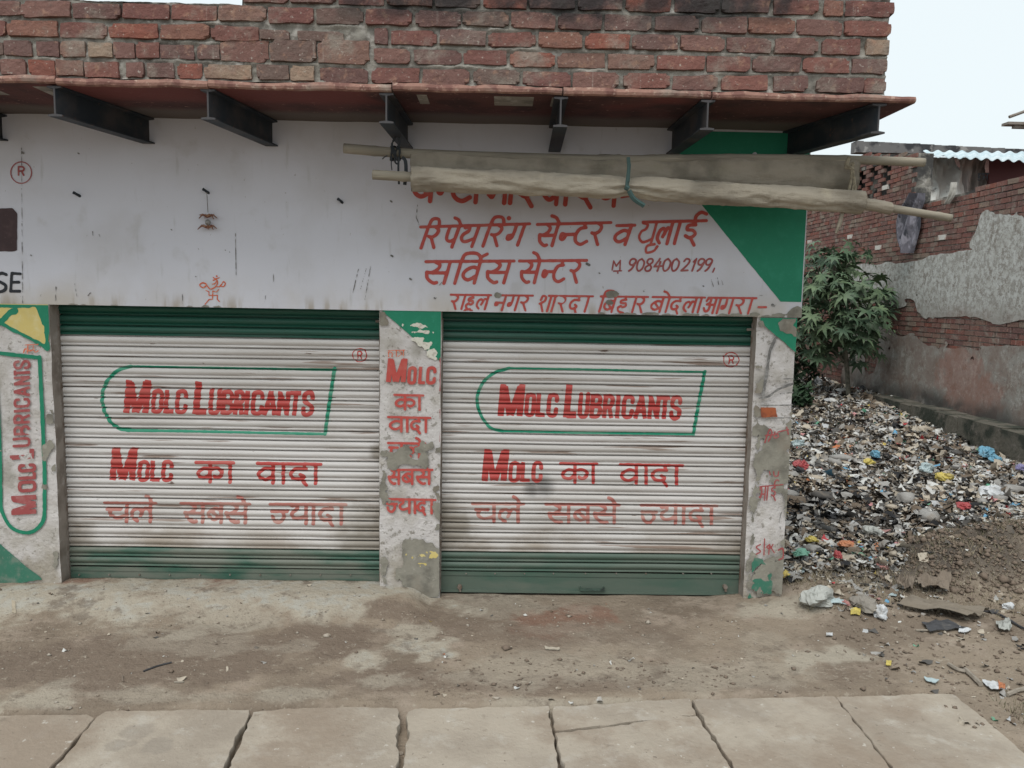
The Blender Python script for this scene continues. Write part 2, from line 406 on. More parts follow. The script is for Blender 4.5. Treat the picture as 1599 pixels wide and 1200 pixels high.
m_reveal = M('dusty_reveal_plaster', (.30, .265, .235), [
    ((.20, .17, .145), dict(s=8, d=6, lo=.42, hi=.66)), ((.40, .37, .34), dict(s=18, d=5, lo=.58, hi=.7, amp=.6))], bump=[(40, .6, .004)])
def paint_mat(name, c, worn, dark, k=.6):
    return M(name, c, [(worn, dict(s=16, d=6, lo=.48, hi=.72, amp=k)), (dark, dict(s=5, d=4, lo=.5, hi=.75, amp=.5)),
                       (worn, dict(s=70, d=3, lo=.62, hi=.7, amp=.6))], rough=.6, spec=.35, bump=[(70, .15, .001)])
m_red = paint_mat('red_sign_paint', (.47, .075, .062), (.50, .16, .13), (.36, .06, .05), .5)
m_red2 = paint_mat('thin_maroon_paint', (.33, .075, .075), (.42, .2, .19), (.25, .06, .06), .6)
m_redsh = M('red_paint_on_metal', (.44, .062, .055), [((.50, .14, .12), dict(s=8, d=5, lo=.45, hi=.7, amp=.6, sc=(.3, 1, 3))), ((.50, .36, .33), dict(s=30, d=4, lo=.64, hi=.72, sc=(.3, 1, 3), amp=.6))], rough=.5)
m_redf = M('faded_red_paint_on_metal', (.42, .16, .135), [((.47, .29, .25), dict(s=7, d=5, lo=.4, hi=.7, amp=.8, sc=(.4, 1, 3))), ((.36, .08, .07), dict(s=10, d=3, lo=.58, hi=.75, amp=.4))], rough=.6)
m_green = paint_mat('green_sign_paint', (.012, .205, .115), (.03, .26, .16), (.01, .15, .09), .5)
m_greenw = paint_mat('worn_green_paint', (.045, .17, .115), (.17, .22, .18), (.06, .11, .08), .9)
m_greensh = M('green_paint_on_metal', (.02, .24, .145), [((.16, .34, .25), dict(s=9, d=5, lo=.45, hi=.7, amp=.7, sc=(.3, 1, 3)))], rough=.5)
m_yellow = paint_mat('yellow_paint', (.62, .50, .18), (.66, .58, .32), (.45, .37, .14), .6)
m_black = M('black_paint', (.025, .027, .033), rough=.6)
m_orange = M('vermilion_mark', (.62, .13, .055), [((.65, .36, .28), dict(s=60, lo=.5, hi=.65, amp=.8))], rough=.7)
m_flake = M('bare_lime_flake', (.66, .64, .56), [((.5, .47, .4), dict(s=40, lo=.5, hi=.65))], bump=[(60, .5, .002)])
m_scr = M('dark_scratch', (.14, .135, .13), [((.3, .29, .28), dict(s=40, lo=.4, hi=.7))])
m_soft = M('grey_smudge', (.40, .39, .385), [((.5, .49, .49), dict(s=30, d=5, lo=.35, hi=.6))])
m_maroon = paint_mat('maroon_patch', (.052, .028, .03), (.1, .06, .06), (.03, .02, .02), .5)

PITCH = .0608; NS = 16                         # slat pitch, profile samples per slat
ZS0 = float(on_y(690, 861, .11)[2])-2*PITCH; K1 = 2; K0 = 23
m_slat = M('painted_steel_slat', (.58, .555, .54), [
    ((.46, .43, .405), dict(s=3, d=6, lo=.42, hi=.7, sc=(.6, 1, 2.5), amp=.7)),
    ((.44, .415, .39), dict(rnd=7.7, lo=.35, hi=1.1, amp=.55)),
    ((.68, .66, .65), dict(s=6, d=5, lo=.55, hi=.72, sc=(.25, 1, 5), amp=.6)),
    ((.27, .215, .16), [dict(ax='Z', a=.62, b=.02, wob=.5, ws=1.6), dict(s=2.4, d=6, lo=.38, hi=.66, sc=(.8, 1, 2), amp=.9)]),
    ((.20, .13, .095), dict(s=14, d=5, lo=.61, hi=.67, sc=(.10, 1, 2.6), amp=.8)), ((.09, .05, .035), dict(s=9, d=6, r=.7, lo=.70, hi=.73, sc=(.35, 1, 1.6), amp=.9)),
    ((.2, .17, .13), dict(blob=[(-.70, .1, .2, .3), (-.34, .1, .25, .22), (-.36, .1, -.0, .3), (-2.6, .1, .1, .22), (1.55, .1, .1, .25), (-.72, .1, .75, .07), (1.56, .1, .9, .1)], s=7, wob=1.4, lo=.35, hi=1.25, amp=.75)),
    ((.09, .085, .08), dict(blob=[(.27, .1, .565, .075), (.20, .1, .545, .06)], s=12, wob=.6, lo=.2, hi=1.3, amp=.7)),
    ((.12, .07, .05), dict(s=30, d=3, lo=.72, hi=.75, sc=(.3, 1, 1), amp=.9)),
    ((.010, .075, .05), [dict(ax='Z', a=_z, b=_z+.002) for _z in [ZS0+PITCH*K0+.003]]), ((.05, .09, .075), [dict(ax='Z', a=ZS0+PITCH*K0+.003, b=ZS0+PITCH*K0+.005), dict(s=5, d=5, lo=.45, hi=.65, sc=(.25, 1, 5), amp=.7)]),
    ((.03, .10, .07), [dict(ax='Z', a=ZS0+PITCH*K1+.002, b=ZS0+PITCH*K1)]),
    ((.17, .175, .145), [dict(ax='Z', a=ZS0+PITCH*K1+.002, b=ZS0+PITCH*K1), dict(s=3, d=6, lo=.36, hi=.62, sc=(.7, 1, 3), amp=.85)]),
    ((.085, .12, .095), [dict(ax='X', a=-.5, b=-.35), dict(ax='Z', a=ZS0+PITCH*K1+.002, b=ZS0+PITCH*K1), dict(s=2, lo=.2, hi=.5, amp=.8)]),
    ], rough=.52, spec=.4, bump=[(90, .12, .001)])
m_guide = M('steel_guide', (.23, .2, .175), [((.14, .1, .075), dict(s=12, d=5, lo=.45, hi=.65))], rough=.6)

def brickm(name, soot=None, ramp=None):
    n = N(name)
    o = n.new('ShaderNodeObjectInfo'); g = n.new('ShaderNodeNewGeometry')
    rv = n.math('FRACT', n.math('ADD', n.math('MULTIPLY', o.outputs['Random'], 7.3), n.math('MULTIPLY', g.outputs['Random Per Island'], 5.1)), 0)
    cr = n.new('ShaderNodeValToRGB'); cr.color_ramp.interpolation = 'CONSTANT'; n.l(rv, cr.inputs[0])
    cols = ramp or [(.185, .088, .076), (.215, .10, .083), (.165, .095, .085), (.25, .095, .07), (.19, .108, .094), (.15, .088, .08), (.215, .13, .105), (.19, .09, .076), (.155, .11, .095), (.30, .22, .165), (.18, .085, .075), (.205, .115, .098), (.16, .10, .09), (.225, .115, .088)]
    e = cr.color_ramp.elements
    while len(e) < len(cols): e.new(.5)
    for i, c in enumerate(cols): e[i].position = i/len(cols); e[i].color = (*c, 1)
    c = cr.outputs[0]
    c = n.mix(n.mr(n.noise(9, 6, .6), .4, .7, 0, .5), c, (.16, .085, .075))
    c = n.mix(n.mr(n.noise(22, 5, .6), .55, .72, 0, .55), c, (.40, .24, .17))
    c = n.mix(n.mr(n.noise(5, 6, .65), .5, .72, 0, .8), c, (.27, .24, .205))
    c = n.mix(n.mr(n.noise(28, 6, .75), .56, .66, 0, .5), c, (.10, .065, .06))
    c = n.mix(n.mr(n.noise(60, 4, .6), .62, .72, 0, .6), c, (.5, .46, .41))
    c = n.mix(n.math('MULTIPLY', n.mr(n.noise(14, 4, .6, (2, 1, .12)), .6, .7), n.mr(n.noise(1.3, 2), .5, .6, 0, .4)), c, (.52, .47, .42))
    if soot:
        s = fac(n, soot); c = n.mix(s, c, (.028, .028, .03))
    n.l(c, n.b.inputs['Base Color']); n.b.inputs['Roughness'].default_value = .93; n.b.inputs['Specular IOR Level'].default_value = .2
    b1 = n.new('ShaderNodeBump'); b1.inputs['Strength'].default_value = 1.; b1.inputs['Distance'].default_value = .007; n.l(n.noise(55, 5, .65), b1.inputs['Height'])
    b2 = n.new('ShaderNodeBump'); b2.inputs['Strength'].default_value = .5; b2.inputs['Distance'].default_value = .008; n.l(n.noise(14, 3, .6), b2.inputs['Height'])
    n.l(b1.outputs[0], b2.inputs['Normal']); n.l(b2.outputs[0], n.b.inputs['Normal'])
    return n.m
SOOT = [dict(ax='Z', a=2.94, b=3.08, wob=.35, ws=2.2), dict(s=2.1, d=6, r=.65, lo=.40, hi=.54, amp=.88), dict(ax='X', a=-1.2, b=-.6)]
m_brick = brickm('parapet_brick', SOOT)
m_brick2_ = None
m_brick2 = brickm('boundary_brick', [dict(s=.8, d=6, lo=.52, hi=.7, amp=.35)], [(.185, .09, .075), (.215, .105, .085), (.17, .10, .085), (.235, .09, .068), (.195, .11, .094), (.16, .09, .08), (.215, .13, .105), (.195, .092, .075), (.23, .175, .14), (.2, .088, .075)])
m_mortar = M('cement_mortar', (.27, .255, .225), [((.15, .14, .125), dict(s=7, d=6, lo=.45, hi=.65)), ((.40, .38, .35), dict(s=16, d=5, lo=.52, hi=.66, amp=.8)),
    ((.03, .03, .032), SOOT)], rough=.95, bump=[(60, .9, .005), (18, .8, .012)])
m_stone = M('red_sandstone', (.105, .045, .042), [((.06, .03, .03), dict(s=5, d=6, lo=.42, hi=.65)), ((.33, .18, .15), dict(s=45, d=4, lo=.64, hi=.72, sc=(.7, 1, 1), amp=.8)),
    ((.115, .095, .085), [dict(ax='Y', a=-.30, b=-.16, wob=.08)]), ((.17, .05, .045), [dict(ax='Y', a=-.35, b=-.50), dict(s=1.1, d=2, lo=.5, hi=.56, amp=.8)])], rough=.9, bump=[(50, .7, .004), (10, .5, .01)])
m_stonee = M('broken_sandstone_edge', (.30, .17, .135), [((.19, .095, .08), dict(s=18, d=6, lo=.42, hi=.62)), ((.44, .31, .25), dict(s=40, d=4, lo=.58, hi=.68, amp=.8)), ((.3, .27, .23), dict(s=3, d=5, lo=.52, hi=.66, amp=.7))], rough=.95, bump=[(60, .9, .005)])
m_steel = M('dark_painted_girder', (.022, .03, .038), [((.06, .055, .055), dict(s=6, d=5, lo=.45, hi=.7)), ((.12, .07, .05), dict(s=25, d=4, lo=.64, hi=.72, amp=.7))], rough=.6, bump=[(60, .2, .002)])
m_steelrim = M('worn_girder_edge', (.065, .062, .066), rough=.6)
m_canvas = M('dusty_canvas', (.35, .31, .25), [((.2, .175, .14), dict(s=4, d=6, lo=.42, hi=.68, sc=(.8, 1, 1.2), amp=.8)), ((.42, .37, .28), dict(s=7, d=4, lo=.55, hi=.72, amp=.5)), ((.15, .125, .09), dict(s=9, d=5, lo=.62, hi=.72, sc=(1, 1, .5), amp=.7))],
    rough=.95, bump=[(260, .2, .001), (9, .9, .02, (.6, 1, 2.2)), (26, .6, .008, (1.6, 1, .6))])
m_canvasd = M('dark_dusty_canvas', (.30, .262, .21), [((.16, .14, .11), dict(s=5, d=6, lo=.42, hi=.66, amp=.85)), ((.28, .25, .19), dict(s=9, d=4, lo=.55, hi=.72, amp=.6))],
    rough=.95, bump=[(260, .2, .001), (7, .9, .02, (.5, 1, 2)), (24, .5, .008, (1.6, 1, .6))])
m_bamboo = M('dry_bamboo', (.27, .24, .19), [((.17, .15, .12), dict(s=6, d=5, lo=.42, hi=.65, sc=(.3, 1, 3))), ((.42, .37, .28), dict(s=20, d=4, lo=.56, hi=.7, sc=(.15, 1, 4), amp=.7))], rough=.75, bump=[(60, .3, .002, (.1, 1, 3))])
m_rope = M('black_rubber_cord', (.035, .04, .045), rough=.7)
m_rope2 = M('green_plastic_strap', (.045, .085, .08), rough=.5)
m_cord = M('jute_cord', (.30, .26, .19), [((.2, .17, .12), dict(s=60, lo=.4, hi=.6))])

# ================================================================== THE SHOP
shop = empty('shop_building', (0, 0, 0), label='single storey shop with two closed white roller shutters under a brick parapet', cat='shop')
ZL = 1.604                      # lintel underside
ZLEDGE = 2.655                  # ledge stone underside
XL, XR = -4.6, 1.738
YS = .11                        # shutter plane
fascia = MB(); fascia.box(XL, XR, 0, .30, ZL, ZLEDGE+.03)
fascia = fascia.build('fascia_wall', m_wall, shop)
mb = MB(); mb.box(XL, XR-.03, .32, 6.0, -.3, 2.64); mb.build('back_room', m_cement, shop)
# ledge of the floor inside: dark recess behind shutters
def px_y(x, y, Y=0): q = on_y(x, y, Y); return float(q[0]), float(q[2])
xpl = -2.585
PILL = [(-4.6, xpl, -.0), (-.702, -.345, .012), (1.485, 1.715, .014)]
def pillar(x0, x1, yf, m, seed, wob=.006):
    nx, nz = 14, 90; z0, z1 = -.3, ZL
    xs = np.linspace(x0, x1, nx); zs = np.linspace(z0, z1, nz)
    X, Z = np.meshgrid(xs, zs); Y = yf+wob*fbm(X*6, Z*6, seed)
    X = X+.006*fbm(Z*9, X*0, seed+3)*((X > x1-.01)*1.0)+.004*fbm(Z*9, X*0, seed+5)*((X < x0+.01)*1.0)
    P = [(x, y, z) for x, y, z in zip(X.ravel(), Y.ravel(), Z.ravel())]
    f = [(j*nx+i, j*nx+i+1, (j+1)*nx+i+1, (j+1)*nx+i) for j in range(nz-1) for i in range(nx-1)]
    b = len(P)
    for j in range(nz):      # side reveals
        P.append((P[j*nx][0], .3, P[j*nx][2])); P.append((P[j*nx+nx-1][0], .3, P[j*nx][2]))
    mi = [0]*len(f)
    for j in range(nz-1):
        f.append((b+2*j, j*nx, (j+1)*nx, b+2*j+2)); f.append((j*nx+nx-1, b+2*j+1, b+2*j+3, (j+1)*nx+nx-1)); mi += [1, 1]
    me = mesh('pillar', P, f); me.materials.append(m); me.materials.append(m_reveal); me.polygons.foreach_set('material_index', mi)
    return obj('pillar', me, None, shop)
pil = [pillar(*PILL[0], m_pillar, 1), pillar(*PILL[1], m_pillar, 2), pillar(*PILL[2], m_pillar, 3, .012)]
pil[0]['label'] = 'left pillar with upright red sign lettering'; pil[1]['label'] = 'middle pillar between the shutters'; pil[2]['label'] = 'crumbling right corner pillar'

# ---- roller shutters
def prof(t):
    """outward bulge of one slat, t from its foot to its head"""
    t = np.asarray(t) % 1.0
    return np.where(t < .07, -.013, np.where(t < .27, .0085*np.sin(np.clip((t-.05)/.22, 0, 1)*PI)+.002,
           np.where(t < .31, 0., .0135*np.sin(np.clip((t-.31)/.69, 0, 1)*PI)**.8)))
_ts = np.arange(NS+1)/NS
_pf = prof(np.arange(NS)/NS)
def y_at(z, off=.0):
    u = (z-ZS0)/PITCH*NS; k = math.floor(u+1e-6); t = u-k
    a = _pf[k % NS]; b = _pf[(k+1) % NS]
    return YS-(a+(b-a)*t)-off
def warp(x, y, z):
    return (x, y-.0022*float(fbm(x*2.3, z*5., 71, 2)), z+.0045*float(fbm(x*.9, z*1.3, 77, 3)))
def slat_mesh(x0, x1, k):
    v = []; f = []; nx = 60; rg = random.Random(k)
    xs = np.linspace(x0, x1, nx)
    for j in range(NS+1):
        z = ZS0+PITCH*(k+j/NS)
        if j == NS: z -= .0002
        y = YS-_pf[j % NS]
        for x in xs: v.append(warp(x, y, z))
    f = [(j*nx+i, j*nx+i+1, (j+1)*nx+i+1, (j+1)*nx+i) for j in range(NS) for i in range(nx-1)]
    return v, f
SH = [(-2.60, -.695, 'left roller shutter of white slats with green bands'), (-.36, 1.50, 'right roller shutter of white slats with a grey green bottom rail')]
shut = []
for si, (x0, x1, lb) in enumerate(SH):
    sh = empty('roller_shutter', (0, 0, 0), shop, label=lb); shut.append(sh)
    for k in range(0, 26):
        v, f = slat_mesh(x0, x1, k); me = mesh('slat', v, f)
        obj('slat', me, m_slat, sh)
    mb = MB(); mb.box(x0, x1, YS-.006, YS+.006, -.098, ZS0-.028); mb.box(x0, x1, YS-.010, YS+.002, ZS0-.026, ZS0-.002)
    mb.box(x0, x1, YS-.018, YS-.007, -.102, -.088)
    mb.build('bottom_rail', m_slat, sh)
    if si == 1:
        mb = MB()
        hx0, hz = px_y(905, 918, YS); hx1, _ = px_y(943, 918, YS)
        mb.box(hx0, hx1, YS-.030, YS-.024, hz-.010, hz+.006); mb.box(hx0, hx0+.006, YS-.026, YS-.005, hz-.010, hz+.012); mb.box(hx1-.006, hx1, YS-.026, YS-.005, hz-.010, hz+.012)
        mb.build('handle', M('dull_green_handle', (.06, .095, .075), [((.03, .04, .035), dict(s=20, lo=.45, hi=.6))]), sh)
        for px in (718, 1131):
            a, z = px_y(px, 915, YS); mb = MB(); mb.tube([(a, YS-.006, z), (a, YS-.03, z)], .014, 8); mb.tube([(a, YS-.022, z+.008), (a+.004, YS-.022, z-.028)], .008, 6)
            mb.build('lock', m_guide, sh)
        mb = MB()
        for px in (728, 773, 819, 864, 914, 962, 1008, 1066, 1110):
            a, z = px_y(px, 895, YS); mb.tube([(a, YS-.006, z), (a, YS-.0145, z)], .005, 6)
        mb.build('rivets', m_guide, sh)
    else:
        mb = MB()
        for px in range(125, 590, 47):
            a, z = px_y(px, 897, YS); mb.tube([(a, YS-.006, z), (a, YS-.0145, z)], .005, 6)
        mb.build('rivets', m_guide, sh)
    # side guides: narrow channels
    for gx, sg in ((x0, 1), (x1, -1)):
        mb = MB(); a = gx+sg*.004; b = gx+sg*.020
        mb.box(min(a, b), max(a, b), YS-.026, YS-.014, -.1, ZL-.04); mb.build('guide_channel', m_guide, sh)
# bolt stubs on the guide, near the shutter heads
mb = MB(); a, z = px_y(590, 502, .09); mb.tube([(a-.012, .085, z), (a+.035, .085, z)], .008, 6); mb.build('bolt', m_guide, shop)
mb = MB(); a, z = px_y(1175, 515, .09); mb.tube([(a-.035, .085, z), (a+.012, .085, z)], .009, 6); mb.build('bolt', m_guide, shop)

# ---- lettering on the shutters
def lin(x0, y0, x1, y1): return lambda x: y0+(y1-y0)*(x-x0)/(x1-x0)
def small(bd, L, top, bot, sl, pen): bd.lat(L, top, bot, sl, pen)
def shutter_sign(si):
    xa, xb, _ = SH[si]
    za = ZS0; cz = PITCH/NS
    def fld(): return Field(xa+.03, xb-.03, za, za+cz*NS*25, .0038, cz)
    sh = shut[si]; to3 = lambda x, z: warp(x, y_at(z, .0009), z)
    red = Board(YS, fld()); grn = Board(YS, fld()); fad = Board(YS, fld())
    if si == 0:
        T, B = lin(205, 607.5, 490, 612), lin(193, 644, 490, 649.5)
        red.lat([('M', 193, 234)], 593, 644.5, .09, 5.0)
        red.lat([('O', 237, 254)], T, B, .08, 3.4); red.lat([('L', 256, 273), ('C', 274, 292)], T, B, .08, 3.4)
        red.lat([('L', 302, 324)], 595.5, 646.5, .1, 5.2)
        red.lat([('U', 326, 344), ('B', 345, 364), ('R', 365, 381), ('I', 379, 391), ('C', 392, 411), ('A', 411, 432), ('N', 433, 451), ('T', 451, 469), ('S', 471, 489)], T, B, .08, 3.5)
        red.lat([('M', 171, 213)], 698, 749.5, .09, 5.0)
        red.lat([('O', 216, 233), ('L', 235, 251), ('C', 253, 270)], 719, 751, .06, 3.3)
        bar = (307, 721.5, 502, 724.5)
        red.deva([('ka', 309, 349), ('aa', 354, 366)], bar, 30, 0, 2.9, [(307, 366)])
        red.deva([('va', 403, 434), ('aa', 437, 449), ('da', 451, 489), ('aa', 487, 500)], bar, 30, 0, 2.9, [(403, 502)])
        bar = (165, 785, 541, 787.5)
        fad.deva([('cha', 167, 207), ('la', 205, 241), ('me', 229, 239)], bar, 29, 0, 2.9, [(165, 245)])
        fad.deva([('sa', 288, 323), ('ba', 325, 352), ('sa', 352, 390), ('me', 372, 384)], bar, 29, 0, 2.9, [(284, 391)])
        fad.deva([('jh', 424, 450), ('ya', 453, 484), ('aa', 484, 496), ('da', 497, 528), ('aa', 527, 540)], bar, 30, 0, 2.9, [(423, 541)])
        gp = [(523, 578), (205, 572), (188, 577), (175, 587), (166, 600), (161, 618), (163, 637), (171, 654), (184, 667), (203, 671.5), (508, 677)]
        grn.path(gp[:2], 1.9, smooth=False); grn.path(gp[1:10], 2.8); grn.path(gp[9:], 2.0, smooth=False); grn.path([(508, 677), (515, 627), (523, 576)], 2.9, smooth=False)
        red.ring(562, 555, 11, 10.5, .75); red.lat([('R', 557.5, 567)], 548.5, 562, 0, 1.0)
    else:
        T, B = lin(819, 614, 1064, 619), lin(775, 649, 1064, 655)
        red.lat([('M', 776, 817)], 600, 649.5, .09, 5.0)
        red.lat([('O', 819, 834), ('L', 836, 851), ('C', 853, 870)], T, B, .08, 3.4)
        red.lat([('L', 880, 900)], 601, 651.5, .1, 5.1)
        red.lat([('U', 902, 918), ('B', 920, 938), ('R', 940, 957), ('I', 957, 969), ('C', 970, 988), ('A', 989, 1009), ('N', 1011, 1028), ('T', 1028, 1044), ('S', 1045, 1062)], T, B, .08, 3.4)
        red.lat([('M', 751, 792)], 701, 751, .09, 5.0)
        red.lat([('O', 794, 811), ('L', 812, 828), ('C', 830, 846)], 721, 752, .06, 3.2)
        bar = (875, 723.5, 1066, 727)
        red.deva([('ka', 877, 918), ('aa', 920, 932)], bar, 29, 0, 2.7, [(875, 932)])
        red.deva([('va', 969, 1000), ('aa', 1003, 1014), ('da', 1015, 1050), ('aa', 1050, 1062)], bar, 29, 0, 2.7, [(968, 1066)])
        bar = (738, 785.5, 1120, 790)
        fad.deva([('cha', 741, 779), ('la', 778, 814), ('me', 802, 812)], bar, 29, 0, 2.7, [(738, 818)])
        fad.deva([('sa', 855, 894), ('ba', 896, 924), ('sa', 926, 965), ('me', 950, 961)], bar, 29, 0, 2.7, [(852, 967)])
        fad.deva([('jh', 1001, 1026), ('ya', 1029, 1060), ('aa', 1061, 1073), ('da', 1074, 1104), ('aa', 1104, 1117)], bar, 29, 0, 2.7, [(1001, 1120)])
        gp = [(1100, 581), (795, 575), (775, 581), (760, 591), (750, 605), (745, 622), (748, 641), (757, 658), (768, 669), (785, 673), (1082, 678)]
        grn.path(gp[:2], 1.8, smooth=False); grn.path(gp[1:10], 2.5); grn.path(gp[9:], 1.9, smooth=False); grn.path([(1082, 678), (1091, 627), (1100, 580)], 2.7, smooth=False)
        red.ring(1141, 562, 12, 11.5, .75); red.lat([('R', 1136, 1146.5)], 555, 569, 0, 1.0)
    for bd, mt, nm, am in ((red, m_redsh, 'red_lettering', .0022), (grn, m_greensh, 'green_frame_line', .002), (fad, m_redf, 'faded_lettering', .0025)):
        bd.F.rough(am, 45, 3, 3)
        # paint misses the grooves between slats
        obj(nm, bd.F.mesh(nm, to3, 8), mt, sh)
shutter_sign(0); shutter_sign(1)

# ---- lettering and colour on the fascia
def layer(name, mat, x0, x1, z0, z1, parent, yf, draw, off, cell=.0038, rough=.0015, rs=40, chips=None):
    bd = Board(yf, Field(x0, x1, z0, z1, cell, cell)); draw(bd)
    if rough: bd.F.rough(rough, rs, 5, 5 if rough > .01 else 3)
    if chips: bd.F.chips(*chips[:3], **(chips[3] if len(chips) > 3 else {}))
    o_ = obj(name, bd.F.mesh(name, lambda x, z: (x, yf-off, z)), mat, parent)
    if name in ('bare_patches', 'broken_plaster', 'scratches', 'flaked_spots', 'black_gouges', 'red_edge_smear', 'yellow_stain'): o_['kind'] = 'stuff'
    return o_
OFFG, OFFR = .0015, .003
def d1(b):
    bar = (650, 268, 980, 276)
    b.deva([('ba', 648, 684), ('nh', 686, 708), ('tta', 706, 741), ('aa', 739, 755), ('bha', 764, 797), ('aa', 794, 808), ('i', 806, 842), ('va', 851, 879), ('aa', 880, 894), ('i', 898, 934), ('ya', 938, 968)], bar, 46, .1, 3.4, [(650, 757), (764, 970)])
    b.path([(966, 305), (983, 303)], 1.6, smooth=False); b.path([(970, 309), (984, 307)], 1.2, smooth=False)
    bar = (656, 355, 827, 350)
    b.deva([('mi', 667, 686), ('ra', 672, 696), ('pa', 700, 722), ('me', 706, 720), ('ya', 724, 754), ('mi', 763, 787), ('ra', 770, 795), ('anu', 786, 796), ('ga', 797, 825)], bar, 33, .36, 2.55, [(657, 827)])
    bar = (838, 351, 954, 348)
    b.deva([('sa', 846, 877), ('me', 858, 874), ('nh', 880, 903), ('tta', 902, 927), ('ra', 926, 950)], bar, 34, .3, 2.6, [(839, 954)])
    b.deva([('va', 965, 992)], (960, 353, 992, 352), 30, .34, 2.6, [(963, 991)])
    bar = (1000, 347.5, 1103, 345)
    b.deva([('dha', 1003, 1030), ('mu', 1019, 1037)], bar, 35, .28, 2.0)
    b.deva([('la', 1032, 1054), ('aa', 1056, 1069), ('ii', 1070, 1100)], bar, 35, .28, 2.6, [(1004, 1103)])
    bar = (665, 409, 800, 408)
    b.deva([('sa', 669, 710), ('mi', 716, 752), ('va', 728, 757), ('sa', 764, 803)], bar, 34, .3, 2.6, [(665, 803)])
    b.path([(749, 408), (752, 402), (761, 397)], 2.3)
    bar = (811, 408, 916, 407)
    b.deva([('sa', 817, 848), ('me', 830, 843), ('nh', 852, 870), ('tta', 868, 890), ('ra', 893, 915)], bar, 34, .26, 2.5, [(811, 916)])
obj_l = layer('red_lettering', m_red, -.62, 1.25, 2.0-.28, 2.46, fascia, 0, d1, OFFR)
def d4(b):
    bar = (704, 460.5, 1181, 466)
    pen = 1.75
    b.deva([('ra', 707, 722), ('aa', 720, 734), ('ha', 731, 747), ('mu', 732, 744), ('la', 748, 766)], bar, 22, .3, pen, [(704, 767)])
    b.deva([('na', 776, 794), ('ga', 796, 814), ('ra', 815, 832)], bar, 23, .3, pen, [(777, 832)])
    b.deva([('sha', 844, 864), ('aa', 862, 874), ('ra', 874, 890), ('da', 892, 912), ('aa', 912, 928)], bar, 24, .3, pen, [(857, 926)])
    b.deva([('mi', 940, 962), ('ba', 947, 966), ('ha', 968, 987), ('aa', 988, 1000), ('ra', 997, 1013)], bar, 24, .3, pen, [(938, 1012)])
    b.deva([('ba', 1020, 1041), ('aa', 1040, 1052), ('me', 1035, 1046), ('da', 1050, 1070), ('la', 1071, 1091), ('aa', 1090, 1102)], bar, 23, .3, pen, [(1019, 1101)])
    b.deva([('a', 1103, 1122), ('aa', 1120, 1132), ('ga', 1129, 1149), ('ra', 1151, 1169), ('aa', 1169, 1181)], bar, 24, .3, pen, [(1106, 1181)])
    b.path([(1184, 480), (1196, 480)], 1.6, smooth=False)
layer('address_lettering', m_red, -.33, 1.6, ZL+.005, 1.80, fascia, 0, d4, OFFR, rough=.0012, chips=(9, .62, 4))
def d5(b):
    b.lat([('m', 955, 971)], 407, 422, 0, 1.1)
    xs = [978, 991.5, 1005, 1018.5, 1032.5, 1046, 1062, 1077, 1085, 1097]
    for ch, x in zip('9084002199', xs): b.lat([(ch, x, x+(13 if ch != '1' else 9))], 404.5, 423.5, .22, 1.45)
    b.lat([(',', 1111, 1120)], 404, 421, 0, 1.2)
layer('phone_number', m_red2, .5, 1.35, 1.82, 1.98, fascia, 0, d5, OFFR, cell=.003, rough=.0008)
def d6(b):
    P = lambda x, y: b.W(x, y)
    b.F.convex([P(1052, 205), P(1052, 267), P(1234, 490), P(1262, 497), P(1290, 200)])
layer('green_corner_paint', m_green, .55, XR-.004, ZL+.09, ZLEDGE-.01, fascia, 0, d6, OFFG, cell=.006, rough=.002, chips=(5, .62, 9, dict(zone=lambda X, Z: .12+.5*np.maximum(0, X-1.68)*6+.25*np.maximum(0, 1.8-Z))))
def dse(b):
    b.path([(10, 429), (3, 427), (-6, 431), (-7, 438), (1, 441), (9, 446), (8, 453), (0, 456), (-8, 455)], 2.3)
    for a in (((19, 427), (17, 455)), ((19, 427), (32, 428)), ((18, 441), (30, 441)), ((17, 455), (31, 455))): b.path(a, 2.2, smooth=False)
    b.path([(-22, 428), (-24, 450), (-16, 456), (-12, 428)], 2.3, smooth=False)
layer('black_lettering', m_black, -3.0, -2.6, 1.64, 1.82, fascia, 0, dse, OFFR)
def dm(b): b.F.convex([b.W(-60, 326), b.W(20, 326), b.W(27, 334), b.W(28, 392), b.W(20, 394), b.W(-60, 392)])
layer('maroon_patch', m_maroon, -3.3, -2.7, 1.85, 2.2, fascia, 0, dm, OFFR, cell=.006, rough=.006, rs=12)
def dr(b): b.ring(33.5, 270, 16.3, 16.8, .8); b.lat([('R', 27, 40)], 260, 275, 0, 1.3)
layer('trademark_ring', m_red2, -2.95, -2.6, 2.2, 2.45, fascia, 0, dr, OFFR, cell=.003, rough=.0006)
def dom(b):
    q = lambda pts: [(300+x/20, 420+y/20) for x, y in pts]
    b.path(q([(440, 470), (330, 440), (240, 510), (340, 590), (440, 530), (420, 460), (560, 630), (680, 600), (750, 540), (800, 440), (760, 340), (660, 360)]), .95)
    b.path(q([(660, 270), (740, 310), (860, 280)]), .8); b.path(q([(770, 230), (775, 240)]), 1.3, smooth=False)
    b.path(q([(640, 480), (720, 460), (760, 400)]), .9)
    b.path(q([(780, 560), (880, 550), (980, 400), (1040, 470), (980, 560), (880, 520)]), .8)
    for a in ([(650, 690), (640, 950)], [(640, 950), (530, 960)], [(650, 690), (760, 730)], [(760, 730), (840, 640)], [(530, 830), (800, 830)], [(800, 830), (790, 950)], [(790, 950), (860, 1030)], [(530, 830), (530, 720)], [(530, 720), (430, 670)], [(530, 960), (410, 1110)]):
        b.path(q(a), .75, smooth=False)
layer('vermilion_symbol', m_orange, -1.75, -1.45, ZL+.004, 1.83, fascia, 0, dom, OFFR, cell=.0028, rough=.0008)
